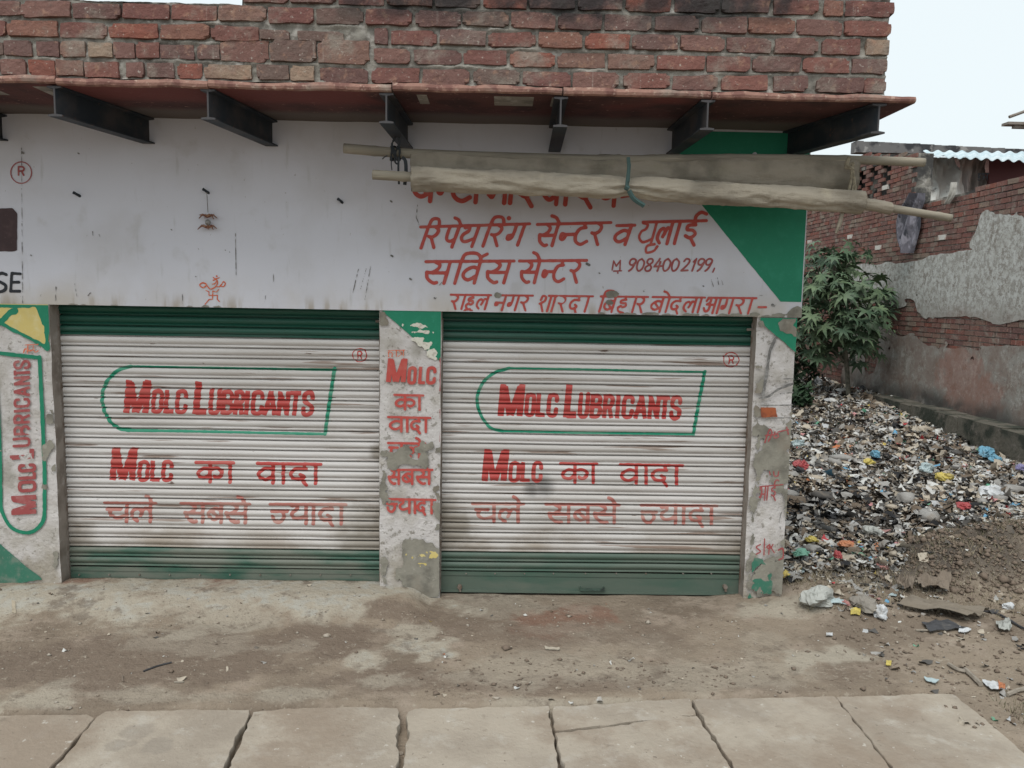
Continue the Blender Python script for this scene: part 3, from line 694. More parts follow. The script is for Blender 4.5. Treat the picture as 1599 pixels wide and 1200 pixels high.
def dsc(b):
    for a in ([(88, 448), (87, 470)], [(117, 443), (121, 466)], [(142, 457), (137, 463)], [(368, 365), (369, 430)], [(427, 428), (428, 447)], [(415, 462), (414, 472)], [(560, 420), (551, 458)], [(579, 415), (570, 468)], [(572, 420), (563, 452)], [(285, 460), (286, 474)],
              [(34, 228), (36, 500)], [(1110, 436), (1114, 448)], [(1120, 433), (1122, 445)], [(1126, 436), (1129, 446)], [(652, 320), (650, 340)], [(650, 340), (655, 352)], [(690, 441), (686, 446)], [(1184, 462), (1196, 461)], [(145, 362), (146, 369)], [(155, 366), (157, 371)], [(137, 367), (135, 371)]):
        b.path(a, .45, smooth=False)
    for (x, y, r_) in [(612, 400, 2), (611, 315, 2), (641, 436, 2), (268, 359, 1.3), (352, 391, 1.2), (359, 394, 1), (310, 389, 1), (679, 466, 1.5), (936, 427, 1.3), (1098, 447, 1.3), (36, 239, 2), (123, 240, 1.5), (49, 399, 1.2), (1207, 477, 2.6), (918, 413, 3), (306, 432, 1), (1005, 455, 1.2)]:
        b.path([(x-r_*.5, y-r_*.3), (x+r_*.6, y+r_*.4)], r_*.7, smooth=False)
layer('scratches', m_scr, -2.88, XR-.01, ZL+.004, 2.5, fascia, 0, dsc, .0038, cell=.004, rough=.002, rs=60)
def dho(b):
    b.F.blob(b.W(957, 460), .036, .02); b.F.blob(b.W(952, 473), .024, .014); b.F.blob(b.W(1241, 494), .05, .055); b.F.blob(b.W(1217, 493), .035, .012); b.F.blob(b.W(778, 461), .02, .016)
    for x in range(845, 1240, 16): b.F.blob(b.W(x, 493+random.uniform(-2, 2)), .03, .008)
    for x in range(110, 650, 23): b.F.blob(b.W(x, 478+random.uniform(-3, 3)+x*.014), .02, .005)
layer('broken_plaster', m_cement, -2.6, XR-.002, ZL+.002, 1.8, fascia, 0, dho, .0045, cell=.0045, rough=.012, rs=26)
# ---- pillars
p0, p1, p2 = pil
yl = PILL[0][2]-.006
def t0(b):
    b.F.convex([b.W(-90, 474), b.W(76, 474), b.W(76, 542), b.W(62, 536), b.W(-90, 452)])
layer('yellow_corner_paint', m_yellow, -3.2, xpl-.002, 1.25, ZL-.002, p0, yl, t0, .001, cell=.006, rough=.004, rs=25)
def t0b(b):
    b.path([(-60, 477), (76, 477)], 3.2, smooth=False); b.path([(72, 478), (74, 544)], 3.2, smooth=False); b.path([(60, 478), (73, 506)], 5, smooth=False); b.path([(-40, 480), (10, 510), (75, 543)], 2.2, smooth=False); b.path([(0, 505), (14, 490), (24, 486)], 4)
layer('green_corner_border', m_green, -3.2, xpl-.002, 1.25, ZL-.002, p0, yl, t0b, .002, cell=.005, rough=.012, rs=20)
def t0c(b):
    b.path([(-60, 545), (62, 559)], 3., smooth=False); b.path([(62, 558), (66, 640), (70, 740), (70, 795)], 3.1, smooth=False)
    b.path([(70, 795), (67, 815), (54, 829), (38, 832), (18, 824), (5, 803), (1, 780), (0, 700), (-8, 560)], 3.)
layer('green_frame_line', m_green, -3.2, xpl-.002, .2, 1.35, p0, yl, t0c, .002, cell=.0045, rough=.003, chips=(8, .72, 3))
def t0d(b):
    def rot(items, xl, xr, pen):
        for (g, ya, yb_) in items:
            for pr in LG[g]: b.prim(pr, lambda u, v: (xl+(xr-xl)*v+.0, ya+(yb_-ya)*u+.06*(1-v)*(xr-xl)), pen)
    rot([('M', 803, 772)], 18, 57, 3.9)
    rot([('O', 768, 750), ('L', 748, 737), ('C', 736, 724)], 29, 56, 2.7)
    rot([('L', 716, 700)], 16, 53, 3.6)
    rot([('U', 698, 682), ('B', 680, 664), ('R', 662, 646), ('I', 644, 638), ('C', 636, 621), ('A', 619, 603), ('N', 601, 587), ('T', 586, 577), ('S', 576, 562)], 22, 47, 2.2)
layer('red_lettering', m_red2, -3.1, xpl-.002, .3, 1.35, p0, yl, t0d, .0022, cell=.0036, chips=(14, .55, 5, dict(zone=lambda X, Z: .2*np.exp(-((Z-.83)/.15)**2))))
def t0e(b): b.F.convex([b.W(-100, 790), b.W(0, 850), b.W(66, 905), b.W(-100, 930)])
layer('green_foot_paint', m_greenw, -3.3, xpl-.002, -.1, .4, p0, yl, t0e, .001, cell=.006, rough=.006, rs=25)
def t0f(b):
    for (x, y, rx, rz) in [(80, 655, .028, .035), (78, 702, .035, .05), (61, 677, .014, .018), (85, 640, .015, .02), (4, 704, .03, .015), (88, 728, .02, .02), (90, 880, .02, .05), (76, 764, .012, .012)]: b.F.blob(b.W(x-4, y), rx, rz)
layer('bare_patches', m_cement, -3.0, xpl-.001, -.05, 1.0, p0, yl, t0f, .0035, cell=.004, rough=.045, rs=20)
def t0g(b):
    b.path([(37, 551), (40, 545), (46, 548), (54, 546)], .9); b.path([(44, 540), (43, 552)], .8, smooth=False); b.path([(39, 539), (60, 538)], .6, smooth=False); b.path([(52, 540), (55, 550), (60, 548)], .7)
layer('small_orange_writing', m_orange, -2.8, xpl-.002, 1.28, 1.42, p0, yl, t0g, .003, cell=.003, rough=.002, rs=60)
yc = PILL[1][2]-.007
def t1(b): b.F.convex([b.W(595, 470), b.W(689, 470), b.W(689, 566), b.W(598, 487)])
layer('green_corner_paint', m_green, PILL[1][0]+.002, PILL[1][1]-.001, 1.2, ZL-.002, p1, yc, t1, .001, cell=.004, rough=.0015)
def t1b(b):
    for (x, y, rx, rz) in [(653, 509, .04, .008), (655, 519, .03, .004), (656, 530, .035, .012), (665, 539, .05, .02), (676, 552, .03, .03), (681, 560, .012, .02)]: b.F.blob(b.W(x, y), rx, rz)
layer('flaked_spots', m_flake, PILL[1][0]+.002, PILL[1][1]-.001, 1.2, ZL-.01, p1, yc, t1b, .002, cell=.0035, rough=.02, rs=30)
def t1c(b):
    b.lat([('M', 602, 634)], 560, 597, .09, 3.9)
    b.lat([('O', 636, 649), ('L', 653, 664), ('C', 665, 680)], 573, 600, .07, 2.6)
    b.deva([('ka', 617, 648), ('aa', 650, 660)], (616, 617, 661, 618), 22, 0, 2.1, [(616, 661)])
    b.deva([('va', 608, 632), ('aa', 631, 641), ('da', 640, 661), ('aa', 660, 670)], (606, 651.5, 672, 653), 22, 0, 2.1, [(606, 672)])
    b.deva([('cha', 607, 632), ('la', 634, 658), ('me', 650, 658)], (606, 692, 664, 693), 22, 0, 2.1, [(606, 664)])
    b.deva([('sa', 606, 626), ('ba', 628, 648), ('sa', 650, 674), ('me', 660, 668)], (616, 734, 676, 734), 22, 0, 2.1, [(617, 675)])
    b.deva([('jh', 604, 620), ('ya', 622, 643), ('aa', 643, 653), ('da', 651, 668), ('aa', 668, 680)], (604, 779.5, 680, 781), 21, 0, 2.1, [(604, 680)])
layer('red_lettering', m_red, PILL[1][0]+.003, PILL[1][1]-.002, .35, 1.35, p1, yc, t1c, .002, cell=.0034, rough=.0012, chips=(11, .66, 8, dict(zone=lambda X, Z: .25*np.exp(-((Z-.8)/.1)**2))))
def t1d(b):
    b.path([(607, 557), (607, 550), (613, 552), (612, 557)], .8); b.path([(619, 549), (619, 557)], .7, smooth=False); b.path([(606, 548), (632, 547)], .6, smooth=False); b.path([(624, 549), (627, 553), (622, 557)], .7); b.path([(630, 548), (630, 556)], .7, smooth=False)
layer('small_orange_writing', m_orange, -.68, -.52, 1.3, 1.42, p1, yc, t1d, .0022, cell=.003, rough=.003, rs=60)
def t1e(b):
    for (x, y, rx, rz) in [(637, 707, .10, .022), (630, 716, .06, .035), (648, 722, .07, .03), (615, 722, .035, .035), (660, 700, .03, .025), (684, 716, .014, .04), (600, 745, .02, .05), (673, 697, .016, .018), (598, 500, .02, .03), (597, 780, .012, .06), (655, 870, .12, .12), (660, 905, .12, .14), (632, 905, .05, .09), (684, 800, .01, .06), (600, 880, .015, .08)]: b.F.blob(b.W(x, y), rx, rz)
layer('bare_patches', m_cement, PILL[1][0]+.001, PILL[1][1]-.001, -.1, ZL-.01, p1, yc, t1e, .004, cell=.004, rough=.06, rs=16)
def t1f(b): b.F.blob(b.W(668, 868), .045, .012); b.F.blob(b.W(661, 880), .03, .01)
layer('yellow_stain', m_yellow, PILL[1][0]+.001, PILL[1][1]-.001, 0, .4, p1, yc, t1f, .005, cell=.004, rough=.05, rs=24)
def t1g(b):
    for y0, y1 in ((560, 590), (592, 610), (640, 690), (735, 742)): b.path([(687.5, y0), (688.5, (y0+y1)/2), (687.5, y1)], 1.2)
layer('red_edge_smear', m_red2, PILL[1][0]+.001, PILL[1][1]-.0005, .4, 1.4, p1, yc, t1g, .005, cell=.003, rough=.003)
yr = PILL[2][2]-.013
def t2(b): b.F.convex([b.W(1187, 490), b.W(1262, 490), b.W(1262, 567), b.W(1188, 504)])
layer('green_corner_paint', m_green, PILL[2][0]+.002, PILL[2][1]-.001, 1.2, ZL-.004, p2, yr, t2, .001, cell=.004, rough=.003, chips=(9, .5, 2))
def t2b(b):
    for (x, y, rx, rz) in [(1222, 690, .10, .06), (1215, 712, .12, .10), (1225, 745, .09, .06), (1240, 660, .03, .08), (1192, 720, .03, .16), (1230, 900, .12, .12), (1200, 905, .08, .1), (1239, 800, .02, .3), (1237, 500, .035, .035), (1239, 515, .03, .02), (1182, 800, .012, .5)]: b.F.blob(b.W(x-6, y), rx, rz)
layer('bare_patches', m_cement, PILL[2][0]+.001, PILL[2][1]-.001, -.1, ZL-.01, p2, yr, t2b, .003, cell=.004, rough=.06, rs=16)
def t2c(b): b.F.convex([b.W(1176, 868), b.W(1192, 872), b.W(1205, 890), b.W(1204, 932), b.W(1170, 932)])
layer('green_foot_paint', m_greenw, PILL[2][0]+.001, PILL[2][1]-.001, -.1, .2, p2, yr, t2c, .0045, cell=.004, rough=.02, rs=22, chips=(12, -.02, 5))
def t2d(b):
    q = lambda pts: [(1160+x*.1835, 480+y*.1835) for x, y in pts]
    b.path(q([(185, 1150), (225, 1040), (245, 1075), (215, 1140)]), 1.1); b.path(q([(190, 1090), (290, 1080)]), 1., smooth=False); b.path(q([(270, 1060), (265, 1110), (300, 1100), (290, 1070)]), 1.); b.path(q([(300, 1060), (385, 1040)]), 1.1, smooth=False); b.path(q([(370, 1020), (385, 1080)]), 1.1, smooth=False)
    q = lambda pts: [(1160+x*.2165, 690+y*.2165) for x, y in pts]
    b.path(q([(190, 215), (195, 240)]), .9, smooth=False); b.path(q([(220, 215), (225, 245), (250, 245), (255, 215)]), 1.)
    b.deva([('bha', 1186, 1197), ('aa', 1194, 1204), ('ii', 1203, 1215)], (1186, 760, 1220, 757), 22, .1, 1.15, [(1186, 1222)])
    b.path(q([(125, 740), (95, 760), (125, 790), (95, 810)]), 1.1); b.path(q([(155, 700), (150, 815)]), 1., smooth=False); b.path(q([(190, 740), (170, 760), (195, 770), (190, 740), (185, 810)]), 1.); b.path(q([(215, 740), (205, 765), (225, 800)]), 1.); b.path(q([(255, 780), (285, 770), (290, 830), (260, 850)]), 1.4)
layer('red_writing', m_red2, PILL[2][0]+.002, PILL[2][1]-.002, .1, 1.0, p2, yr, t2d, .005, cell=.003, rough=.0012)
def t2e(b):
    b.path([(1211, 528), (1202, 548), (1197, 580), (1191, 618)], 2.4); b.path([(1186, 622), (1200, 619), (1215, 608), (1243, 597)], 2.0)
    b.path([(1223, 592), (1247, 591)], .9, smooth=False); b.path([(1188, 633), (1230, 633), (1247, 631)], .9, smooth=False); b.path([(1210, 653), (1246, 652)], .6, smooth=False); b.path([(1218, 615), (1246, 612)], .6, smooth=False)
    b.path([(1211, 780), (1220, 792)], .5, smooth=False); b.path([(1237, 785), (1222, 796), (1217, 812), (1218, 826)], .7)
layer('black_gouges', m_scr, PILL[2][0]+.001, PILL[2][1]-.002, .3, 1.5, p2, yr, t2e, .006, cell=.0035, rough=.005, rs=30)
m_bare = M('bare_orange_brick', (.36, .105, .045), [((.22, .07, .04), dict(s=20, d=5, lo=.45, hi=.65))], rough=.95, bump=[(50, .7, .004)])
def t2f(b): b.F.convex([b.W(1187, 636), b.W(1211, 637), b.W(1213, 651), b.W(1188, 652)])
layer('exposed_brick', m_bare, PILL[2][0]+.001, PILL[2][1]-.002, .9, 1.15, p2, yr, t2f, .007, cell=.0035, rough=.003)

# ---- pegs on the wall
for (px, py) in ((122, 304), (323, 299), (532, 314)):
    q = on_y(px, py, 0); mb = MB(); mb.tube([(q[0]+.012, .01, q[2]-.012), (q[0], -.02, q[2]), (q[0]-.008, -.035, q[2]+.006)], [.009, .007, .009], 7); mb.build('wall_peg', m_steel, shop)

# ---- ledge stones on girders
JX = [-3.6, float(on_y(88, 133, -.69)[0]), float(on_y(325, 140, -.69)[0]), float(on_y(612, 148, -.69)[0]), float(on_y(879, 150, -.69)[0]), float(on_y(1112, 155, -.69)[0]), float(on_y(1432, 158, -.69)[0])]
JX = [-4.6]+JX
def ledge(x0, x1, seed, zoff, last=False):
    nx = max(6, int((x1-x0)/.03)); ny = 10; rg = random.Random(seed)
    xs = np.linspace(x0+.003, x1-.003, nx); P = []; f = []; mi = []
    yb = .02
    ring = []
    for i, x in enumerate(xs):
        yf = -.69-.020*float(fbm(x*7, seed, 1, 5))-.006*float(fbm(x*40, seed, 2)); t = .036+.008*float(fbm(x*7, seed*3., 4))+.003*float(fbm(x*45, seed, 9))
        z0 = ZLEDGE+zoff+.003*float(fbm(x*5, seed, 6)); b = len(P)
        yy = yb
        if last and x > XR: yy = yb-(x-XR)*1.1      # broken slanting end
        P += [(x, yy, z0), (x, yf+.012, z0), (x, yf, z0+.006), (x, yf-.003, z0+t*.5), (x, yf+.004, z0+t-.003), (x, yf+.014, z0+t), (x, yy, z0+t)]
    n = 7
    for i in range(nx-1):
        for k in range(n):
            a = i*n+k; b = i*n+(k+1) % n; f.append((a, b, b+n, a+n)); mi.append(1 if 1 <= k <= 4 else 0)
    f.append(tuple(range(n-1, -1, -1))); f.append(tuple((nx-1)*n+k for k in range(n))); mi += [1, 1]
    me = mesh('ledge_stone', P, f); me.materials.append(m_stone); me.materials.append(m_stonee); me.polygons.foreach_set('material_index', mi)
    return obj('ledge_stone', me, None, shop)
for i in range(len(JX)-1): ledge(JX[i], JX[i+1], i+3, [.0, .004, -.004, -.002, .003, .001, -.002][i], last=(i == len(JX)-2))
BE = [(-2.95, -2.80), (-2.140, -1.985), (-1.415, -1.30), (-.566, -.545), (.269, .285), (.977, .95), (1.806, 1.60)]
for (xf, xb) in BE:
    v = []; zb, zt = 2.510, ZLEDGE-.005
    prof_ = [(-.034, zb), (.034, zb), (.034, zb+.008), (.004, zb+.012), (.004, zt-.012), (.034, zt-.008), (.034, zt), (-.034, zt), (-.034, zt-.008), (-.004, zt-.012), (-.004, zb+.012), (-.034, zb+.008)]
    for (x, y) in ((xf, -.672), (xb, .02)): v += [(x+a, y, z) for a, z in prof_]
    n = 12; f = [(k, (k+1) % n, (k+1) % n+n, k+n) for k in range(n)]+[tuple(range(n-1, -1, -1)), tuple(range(n, 2*n))]
    mb = MB(); mb.add(v, f); g = mb.build('girder', m_steel, shop)
    v = []
    for y in (-.6745, -.672): v += [(xf+a, y, z) for a, z in prof_]
    mb = MB(); mb.add(v, f); mb.build('worn_end', m_steelrim, g)

# ---- parapet
YP = -.668
par = empty('parapet', (0, 0, 0), shop)
ZB = ZLEDGE+.043
def brick_mesh(seed, L=.228, H=.071, D=.1, rr=.0022):
    rg = random.Random(seed); nx, nz, ny = 10, 5, 2
    vs = {}; V = []; Fc = []
    def P(i, j, k):
        key = (i, j, k)
        if key in vs: return vs[key]
        x, y, z = i/nx*2-1, j/ny*2-1, k/nz*2-1
        X, Y, Z = x*L/2, y*D/2, z*H/2
        # rounded arrises
        def rd(a, h, b, hb, c, hc):
            e = max(0, abs(b)-(hb-rr))/rr; g = max(0, abs(c)-(hc-rr))/rr
            return a-math.copysign(rr*.55*max(e, 0)*(1 if abs(a) > h-1e-6 else 0)*.6+rr*.5*g*(1 if abs(a) > h-1e-6 else 0)*.6, a)
        X2 = rd(X, L/2, Y, D/2, Z, H/2); Y2 = rd(Y, D/2, X, L/2, Z, H/2); Z2 = rd(Z, H/2, X, L/2, Y, D/2)
        n1 = float(fbm(X*22+seed*3.1, Z*22+Y*9, seed, 3)); n2 = float(fbm(X*16+seed, Y*30+Z*50, seed+9, 2)); n3 = float(fbm(Z*30+seed, Y*22, seed+4, 2))
        Y2 += .0045*n1*(1 if j == 0 else .3); Z2 += .0065*n2; X2 += .007*n3
        if i in (0, nx) and k in (0, nz) and j == 0 and rg.random() < .5: X2 *= rg.uniform(.90, .97); Z2 *= rg.uniform(.6, .9); Y2 += .008
        vs[key] = len(V); V.append((X2, Y2, Z2)); return vs[key]
    for i in range(nx):
        for k in range(nz):
            Fc.append((P(i, 0, k), P(i+1, 0, k), P(i+1, 0, k+1), P(i, 0, k+1)))
    for i in range(nx):
        for j in range(ny):
            Fc.append((P(i, j, nz), P(i+1, j, nz), P(i+1, j+1, nz), P(i, j+1, nz))); Fc.append((P(i, j+1, 0), P(i+1, j+1, 0), P(i+1, j, 0), P(i, j, 0)))
    for j in range(ny):
        for k in range(nz):
            Fc.append((P(0, j+1, k), P(0, j, k), P(0, j, k+1), P(0, j+1, k+1))); Fc.append((P(nx, j, k), P(nx, j+1, k), P(nx, j+1, k+1), P(nx, j, k+1)))
    me = mesh('brick', V, Fc, False); me.materials.append(m_brick); return me
FULL = [brick_mesh(s) for s in range(9)]; HALF = [brick_mesh(s+20, .12) for s in range(5)]; TALL = [brick_mesh(s+30, .235, .105) for s in range(2)]; THIN = [brick_mesh(s+40, .2, .048) for s in range(2)]
rowpx = [
 (107, [(0, 40), (43, 84), (86, 129), (133, 186), (197, 224), (230, 272), (275, 314), (319, 393), (400, 450), (453, 490), (499, 575), (580, 655), (659, 733), (739, 812), (816, 892), (895, 968), (974, 1047), (1051, 1122), (1127, 1200), (1209, 1263), (1276, 1350), (1352, 1387)]),
 (80, [(6, 50), (57, 92), (94, 133), (136, 174), (176, 209), (212, 248), (250, 303), (307, 342), (344, 419), (422, 494), (497, 577), (583, 640), (645, 720), (724, 792), (796, 867), (871, 946), (949, 1022), (1026, 1102), (1105, 1174), (1177, 1252), (1256, 1329), (1332, 1387)]),
 (48, [(-66, 9), (12, 90), (93, 167), (170, 247), (250, 327), (329, 404), (406, 452), (465, 537), (585, 606), (610, 682), (686, 759), (762, 837), (841, 910), (914, 984), (988, 1060), (1063, 1132), (1136, 1206), (1211, 1279), (1285, 1345), (1354, 1390)]),
 (22, [(-44, 31), (33, 111), (113, 188), (191, 264), (267, 338), (341, 416), (419, 490), (493, 567), (571, 644), (648, 720), (722, 795), (798, 868), (871, 940), (945, 1019), (1023, 1092), (1096, 1167), (1169, 1242), (1245, 1317), (1320, 1393)]),
 (0, [(-10, 65), (68, 86), (380, 450), (453, 525), (528, 600), (604, 676), (680, 751), (755, 824), (827, 899), (903, 973), (977, 1048), (1053, 1124), (1128, 1203), (1209, 1279), (1287, 1318), (1321, 1398)])]
PI_Z = .0885
rb = random.Random(11)
def put_brick(x0, x1, k, kind=None):
    L = x1-x0
    if kind == 'tall': me, L0 = rb.choice(TALL), .235
    elif kind == 'thin': me, L0 = rb.choice(THIN), .2
    elif L < .17: me, L0 = rb.choice(HALF), .12
    else: me, L0 = rb.choice(FULL), .23
    zc = ZB+PI_Z*k+.037+rb.uniform(-.003, .003)
    if kind == 'tall': zc += .014
    if kind == 'thin': zc -= .006
    obj('brick', me, None, par, loc=((x0+x1)/2, YP+.05+rb.uniform(-.007, .005), zc), rot=(rb.uniform(-.03, .03), rb.uniform(-.022, .022)+(PI if rb.random() < .5 else 0), rb.uniform(-.02, .02)), scl=(L/L0, 1, rb.uniform(.93, 1.03)))
for k, (y, row) in enumerate(rowpx):
    for (a, b) in row:
        xa = float(on_y(a, y, YP)[0]); xb = float(on_y(b, y, YP)[0]); xa = max(xa, -4.3)
        put_brick(xa, xb, k, 'tall' if (k == 1 and 343 <= a <= 500) else ('thin' if (k == 2 and 405 <= a <= 470) else None))
    a0 = float(on_y(row[0][0], y, YP)[0])
    while a0 > -4.3: put_brick(a0-.232, a0-.008, k); a0 -= .24
XG0, XG1 = float(on_y(86, 0, YP)[0]), float(on_y(380, 0, YP)[0]); XPR = float(on_y(1392, 60, YP)[0])
for k in (5, 6, 7):
    x = XPR-(.0 if k % 2 else .12)
    if k % 2 == 0: put_brick(x+.006, XPR, k)
    while x > -4.3:
        if not (XG0 < x-.12 < XG1-.0) and not (XG0 < x < XG1) and not (x > XG1 > x-.23 and x-XG1 < .1): put_brick(max(x-.232, XG1 if x > XG1 > x-.24 else -9), x-.006, k)
        x -= .24
# mortar bed: one lumpy sheet in front plus a solid core behind
nx, nz = 620, 90
xs = np.linspace(-4.4, XPR-.012, nx); zs = np.linspace(ZB-.006, ZB+PI_Z*8, nz); X, Z = np.meshgrid(xs, zs)
rowph = ((Z-ZB) % PI_Z)/PI_Z
low = np.exp(-((X+2.4)/.9)**2)*np.exp(-((Z-2.83)/.1)**2)
Yd = YP+.017-.013*np.clip(fbm(X*14, Z*22, 3, 4)+.15, -1, 1)-.006*fbm(X*55, Z*55, 8, 3)-.014*np.exp(-((rowph-.93)/.09)**2)*(fbm(X*5, Z*3, 5)+.35)
# stepped top: full height, except the gap where only four courses stand
gap = (X > XG0+.01) & (X < XG1-.0); ztop = np.where(gap, ZB+PI_Z*4-.008+.008*fbm(X*12, Z*0, 4), ZB+PI_Z*8)
me = grid_mesh('mortar', X, Yd, np.minimum(Z, ztop)); obj('mortar', me, m_mortar, par)
mb = MB()
for (a, b, h) in ((-4.4, XG0, 8), (XG0, XG1, 4), (XG1, XPR-.014, 8)): mb.box(a+.001, b-.001, YP+.045, YP+.23, ZB-.04, ZB+PI_Z*h-.014)
mb.build('wall_core', m_mortar, par)

# ================================================================== ROLLED CANVAS ON BAMBOO
def pts_y(pp, Y0, Y1):
    n = len(pp); return [on_y(x, y, Y0+(Y1-Y0)*i/(n-1)) for i, (x, y) in enumerate(pp)]
awn = empty('rolled_awning', tuple(on_y(984, 270, -.36)), label='dusty beige canvas awning rolled on two bamboo poles under the ledge', cat='awning')
awn_o = np.array(on_y(984, 270, -.36))
def rel(P): return [np.array(p)-awn_o for p in P]
def pole(pp, Y0, Y1, r0, r1, seed, name='bamboo_pole'):
    P = catmull(pts_y(pp, Y0, Y1), 14); L = np.cumsum([0]+[np.linalg.norm(a-b) for a, b in zip(P[1:], P[:-1])]); R = []
    for l in L:
        t = l/L[-1]; r = r0+(r1-r0)*t; k = (l % .31)/.31
        R.append(r*(1+.10*math.exp(-((k-.5)/.035)**2)))
    mb = MB(); mb.tube(rel(P), R, 12); return mb.build(name, m_bamboo, awn, True)
UP = [(537, 232), (640, 240), (800, 246), (984, 250), (1150, 248), (1330, 250), (1443, 254)]
LP = [(582, 273), (650, 277), (800, 283), (984, 292), (1150, 303), (1345, 318), (1400, 327), (1485, 341)]
pole(UP, -.33, -.33, .026, .023, 1); pole(LP, -.43, -.43, .025, .020, 2)
def roll(cen, Y, ry, rz, name, seed, pinch, mat, wr=1.):
    """cen: photo line of centres; ry, rz: half depth and half height functions of photo x"""
    xs = np.linspace(cen[0][0], cen[-1][0], 260); ys = np.interp(xs, [c[0] for c in cen], [c[1] for c in cen]); n = 40; V = []
    for x, y in zip(xs, ys):
        c = on_y(x, y, Y)-awn_o; u = float(c[0])
        for k in range(n):
            a = 2*PI*k/n; pn = sum(d*math.exp(-((x-px)/w_)**2) for px, w_, d in pinch)
            fold = .16*float(fbm(a*1.3+seed, u*3, seed, 3))+.05*wr*math.sin(a*5+u*9+2*float(fbm(u*4, a, seed+2)))+.30*wr*(.12-abs(float(fbm(a*1.6+u*4, u*5-a*1.6, seed+8, 3))))
            near = sum(math.exp(-((x-px)/(w_*2.6))**2) for px, w_, d in pinch)
            fold += near*.09*math.sin(a*9+abs(x-pinch[0][0])*.07 if pinch else 0)
            R = (1-pn)*(1+fold)
            V.append((c[0]+.006*float(fbm(a*3, u*8, seed+5)), c[1]-math.cos(a)*ry(x)*R, c[2]+math.sin(a)*rz(x)*R))
    m_ = len(xs); F_ = [(i*n+k, i*n+(k+1) % n, (i+1)*n+(k+1) % n, (i+1)*n+k) for i in range(m_-1) for k in range(n)]
    F_ += [tuple(range(n)), tuple((m_-1)*n+k for k in range(n-1, -1, -1))]
    return obj(name, mesh(name, V, F_, True), mat, awn)
# upper roll: folded flat so it hangs as a tall band
roll([(642, 258), (800, 264), (984, 268), (1150, 270), (1337, 276)], -.32, lambda x: .045, lambda x: .081+.012*sstep(900, 1330, x), 'upper_canvas_roll', 3, [(984, 26, .16)], m_canvasd, .7)
roll([(643, 279), (800, 286), (984, 293), (1150, 303), (1346, 316)], -.43, lambda x: .055, lambda x: .059, 'lower_canvas_roll', 8, [(984, 22, .24)], m_canvas, 1.2)
roll([(1343, 318), (1366, 321), (1391, 326)], -.43, lambda x: .034, lambda x: .031, 'canvas_tail', 12, [], m_canvasd, .6)
mb = MB()
def tb(b, pp, Y, r, n=6): b.tube(rel(catmull(pts_y(pp, Y, Y), 5)), r, n)
for dx in (0, 4, 8, -4):
    c = on_y(616+dx, 240, -.33)-awn_o; mb.tube([(c[0]+.005*math.sin(a*2+dx), c[1]+math.cos(a)*.033, c[2]+math.sin(a)*.036) for a in np.linspace(0, 2*PI, 14)], .006, 5)
for pp, r in (([(616, 236), (612, 226), (618, 214)], .006), ([(619, 236), (624, 224), (622, 212)], .006), ([(612, 244), (611, 256), (612, 266)], .003), ([(623, 246), (622, 262), (623, 288)], .006), ([(628, 246), (633, 252), (634, 270), (632, 289)], .010), ([(605, 243), (600, 246), (597, 249)], .003), ([(620, 246), (617, 253), (621, 256), (624, 248)], .005)):
    tb(mb, pp, -.40 if pp[0][1] > 240 else -.35, r)
mb.build('black_cord', m_rope, awn)
mb = MB(); tb(mb, [(981, 246), (982, 262), (980, 280), (979, 290)], -.50, .010); tb(mb, [(983, 256), (981, 284)], -.505, .008); mb.tube(rel([on_y(976, 292, -.5), on_y(982, 295, -.5)]), .014, 7)
tb(mb, [(982, 298), (990, 311), (1006, 322)], -.50, [.013]*11); mb.build('strap', m_rope2, awn)
mb = MB()
for pp, r in (([(1326, 246), (1322, 258), (1328, 262), (1333, 266)], .010), ([(1322, 262), (1332, 255), (1330, 268)], .008), ([(1330, 264), (1329, 280), (1325, 300)], .007), ([(1331, 264), (1334, 282), (1336, 300)], .007), ([(1333, 262), (1333, 284), (1331, 300)], .005), ([(1324, 252), (1320, 262), (1330, 264)], .007)): tb(mb, pp, -.42, r)
mb.build('jute_tie', m_cord, awn)
mb = MB(); mb.tube(rel([on_y(1316, 330, -.42), on_y(1311, 350, -.42), on_y(1305, 365, -.42)]), [.010, .012, .006], 6); mb.build('hanging_slat', m_canvasd, awn)
tagd = None

# ---- dried chilli and lemon charm
m_chil = M('dried_chilli', (.17, .065, .045), [((.33, .19, .12), dict(s=60, lo=.45, hi=.6))], rough=.7)
q = on_y(323, 301, -.025); ch = empty('hanging_charm', tuple(q), label='dried chilli and lemon charm hanging by a thread from the wall peg', cat='charm')
mb = MB(); mb.tube([(0, 0, 0), (.004, 0, -.11)], .0022, 5); mb.build('thread', m_scr, ch)
for zc, nm in ((-.135, 'chilli_bunch'), (-.195, 'chilli_bunch')):
    mb = MB()
    for k in range(9):
        a = k*.7+zc*50; d = .05*(.8+.4*random.random()); mb.tube([(0, 0, zc), (math.cos(a)*d*.6, -.012*abs(math.sin(a)), zc+.012), (math.cos(a)*d, -.02*abs(math.sin(a*2)), zc-.012*math.cos(k))], [.007, .006, .002], 5)
    mb.build(nm, m_chil, ch)
def ball(c, r, n=8, sq=(1, 1, 1)):
    V = []; F_ = []
    for i in range(n+1):
        for k in range(n*2):
            a, b = PI*i/n, PI*k/n; V.append((c[0]+r*sq[0]*math.sin(a)*math.cos(b), c[1]+r*sq[1]*math.sin(a)*math.sin(b), c[2]+r*sq[2]*math.cos(a)))
    for i in range(n):
        for k in range(n*2): F_.append((i*2*n+k, (i+1)*2*n+k, (i+1)*2*n+(k+1) % (2*n), i*2*n+(k+1) % (2*n)))
    return V, F_
mb = MB(); mb.add(*ball((.003, -.004, -.165), .016)); mb.build('dried_lemon', m_scr, ch, True)

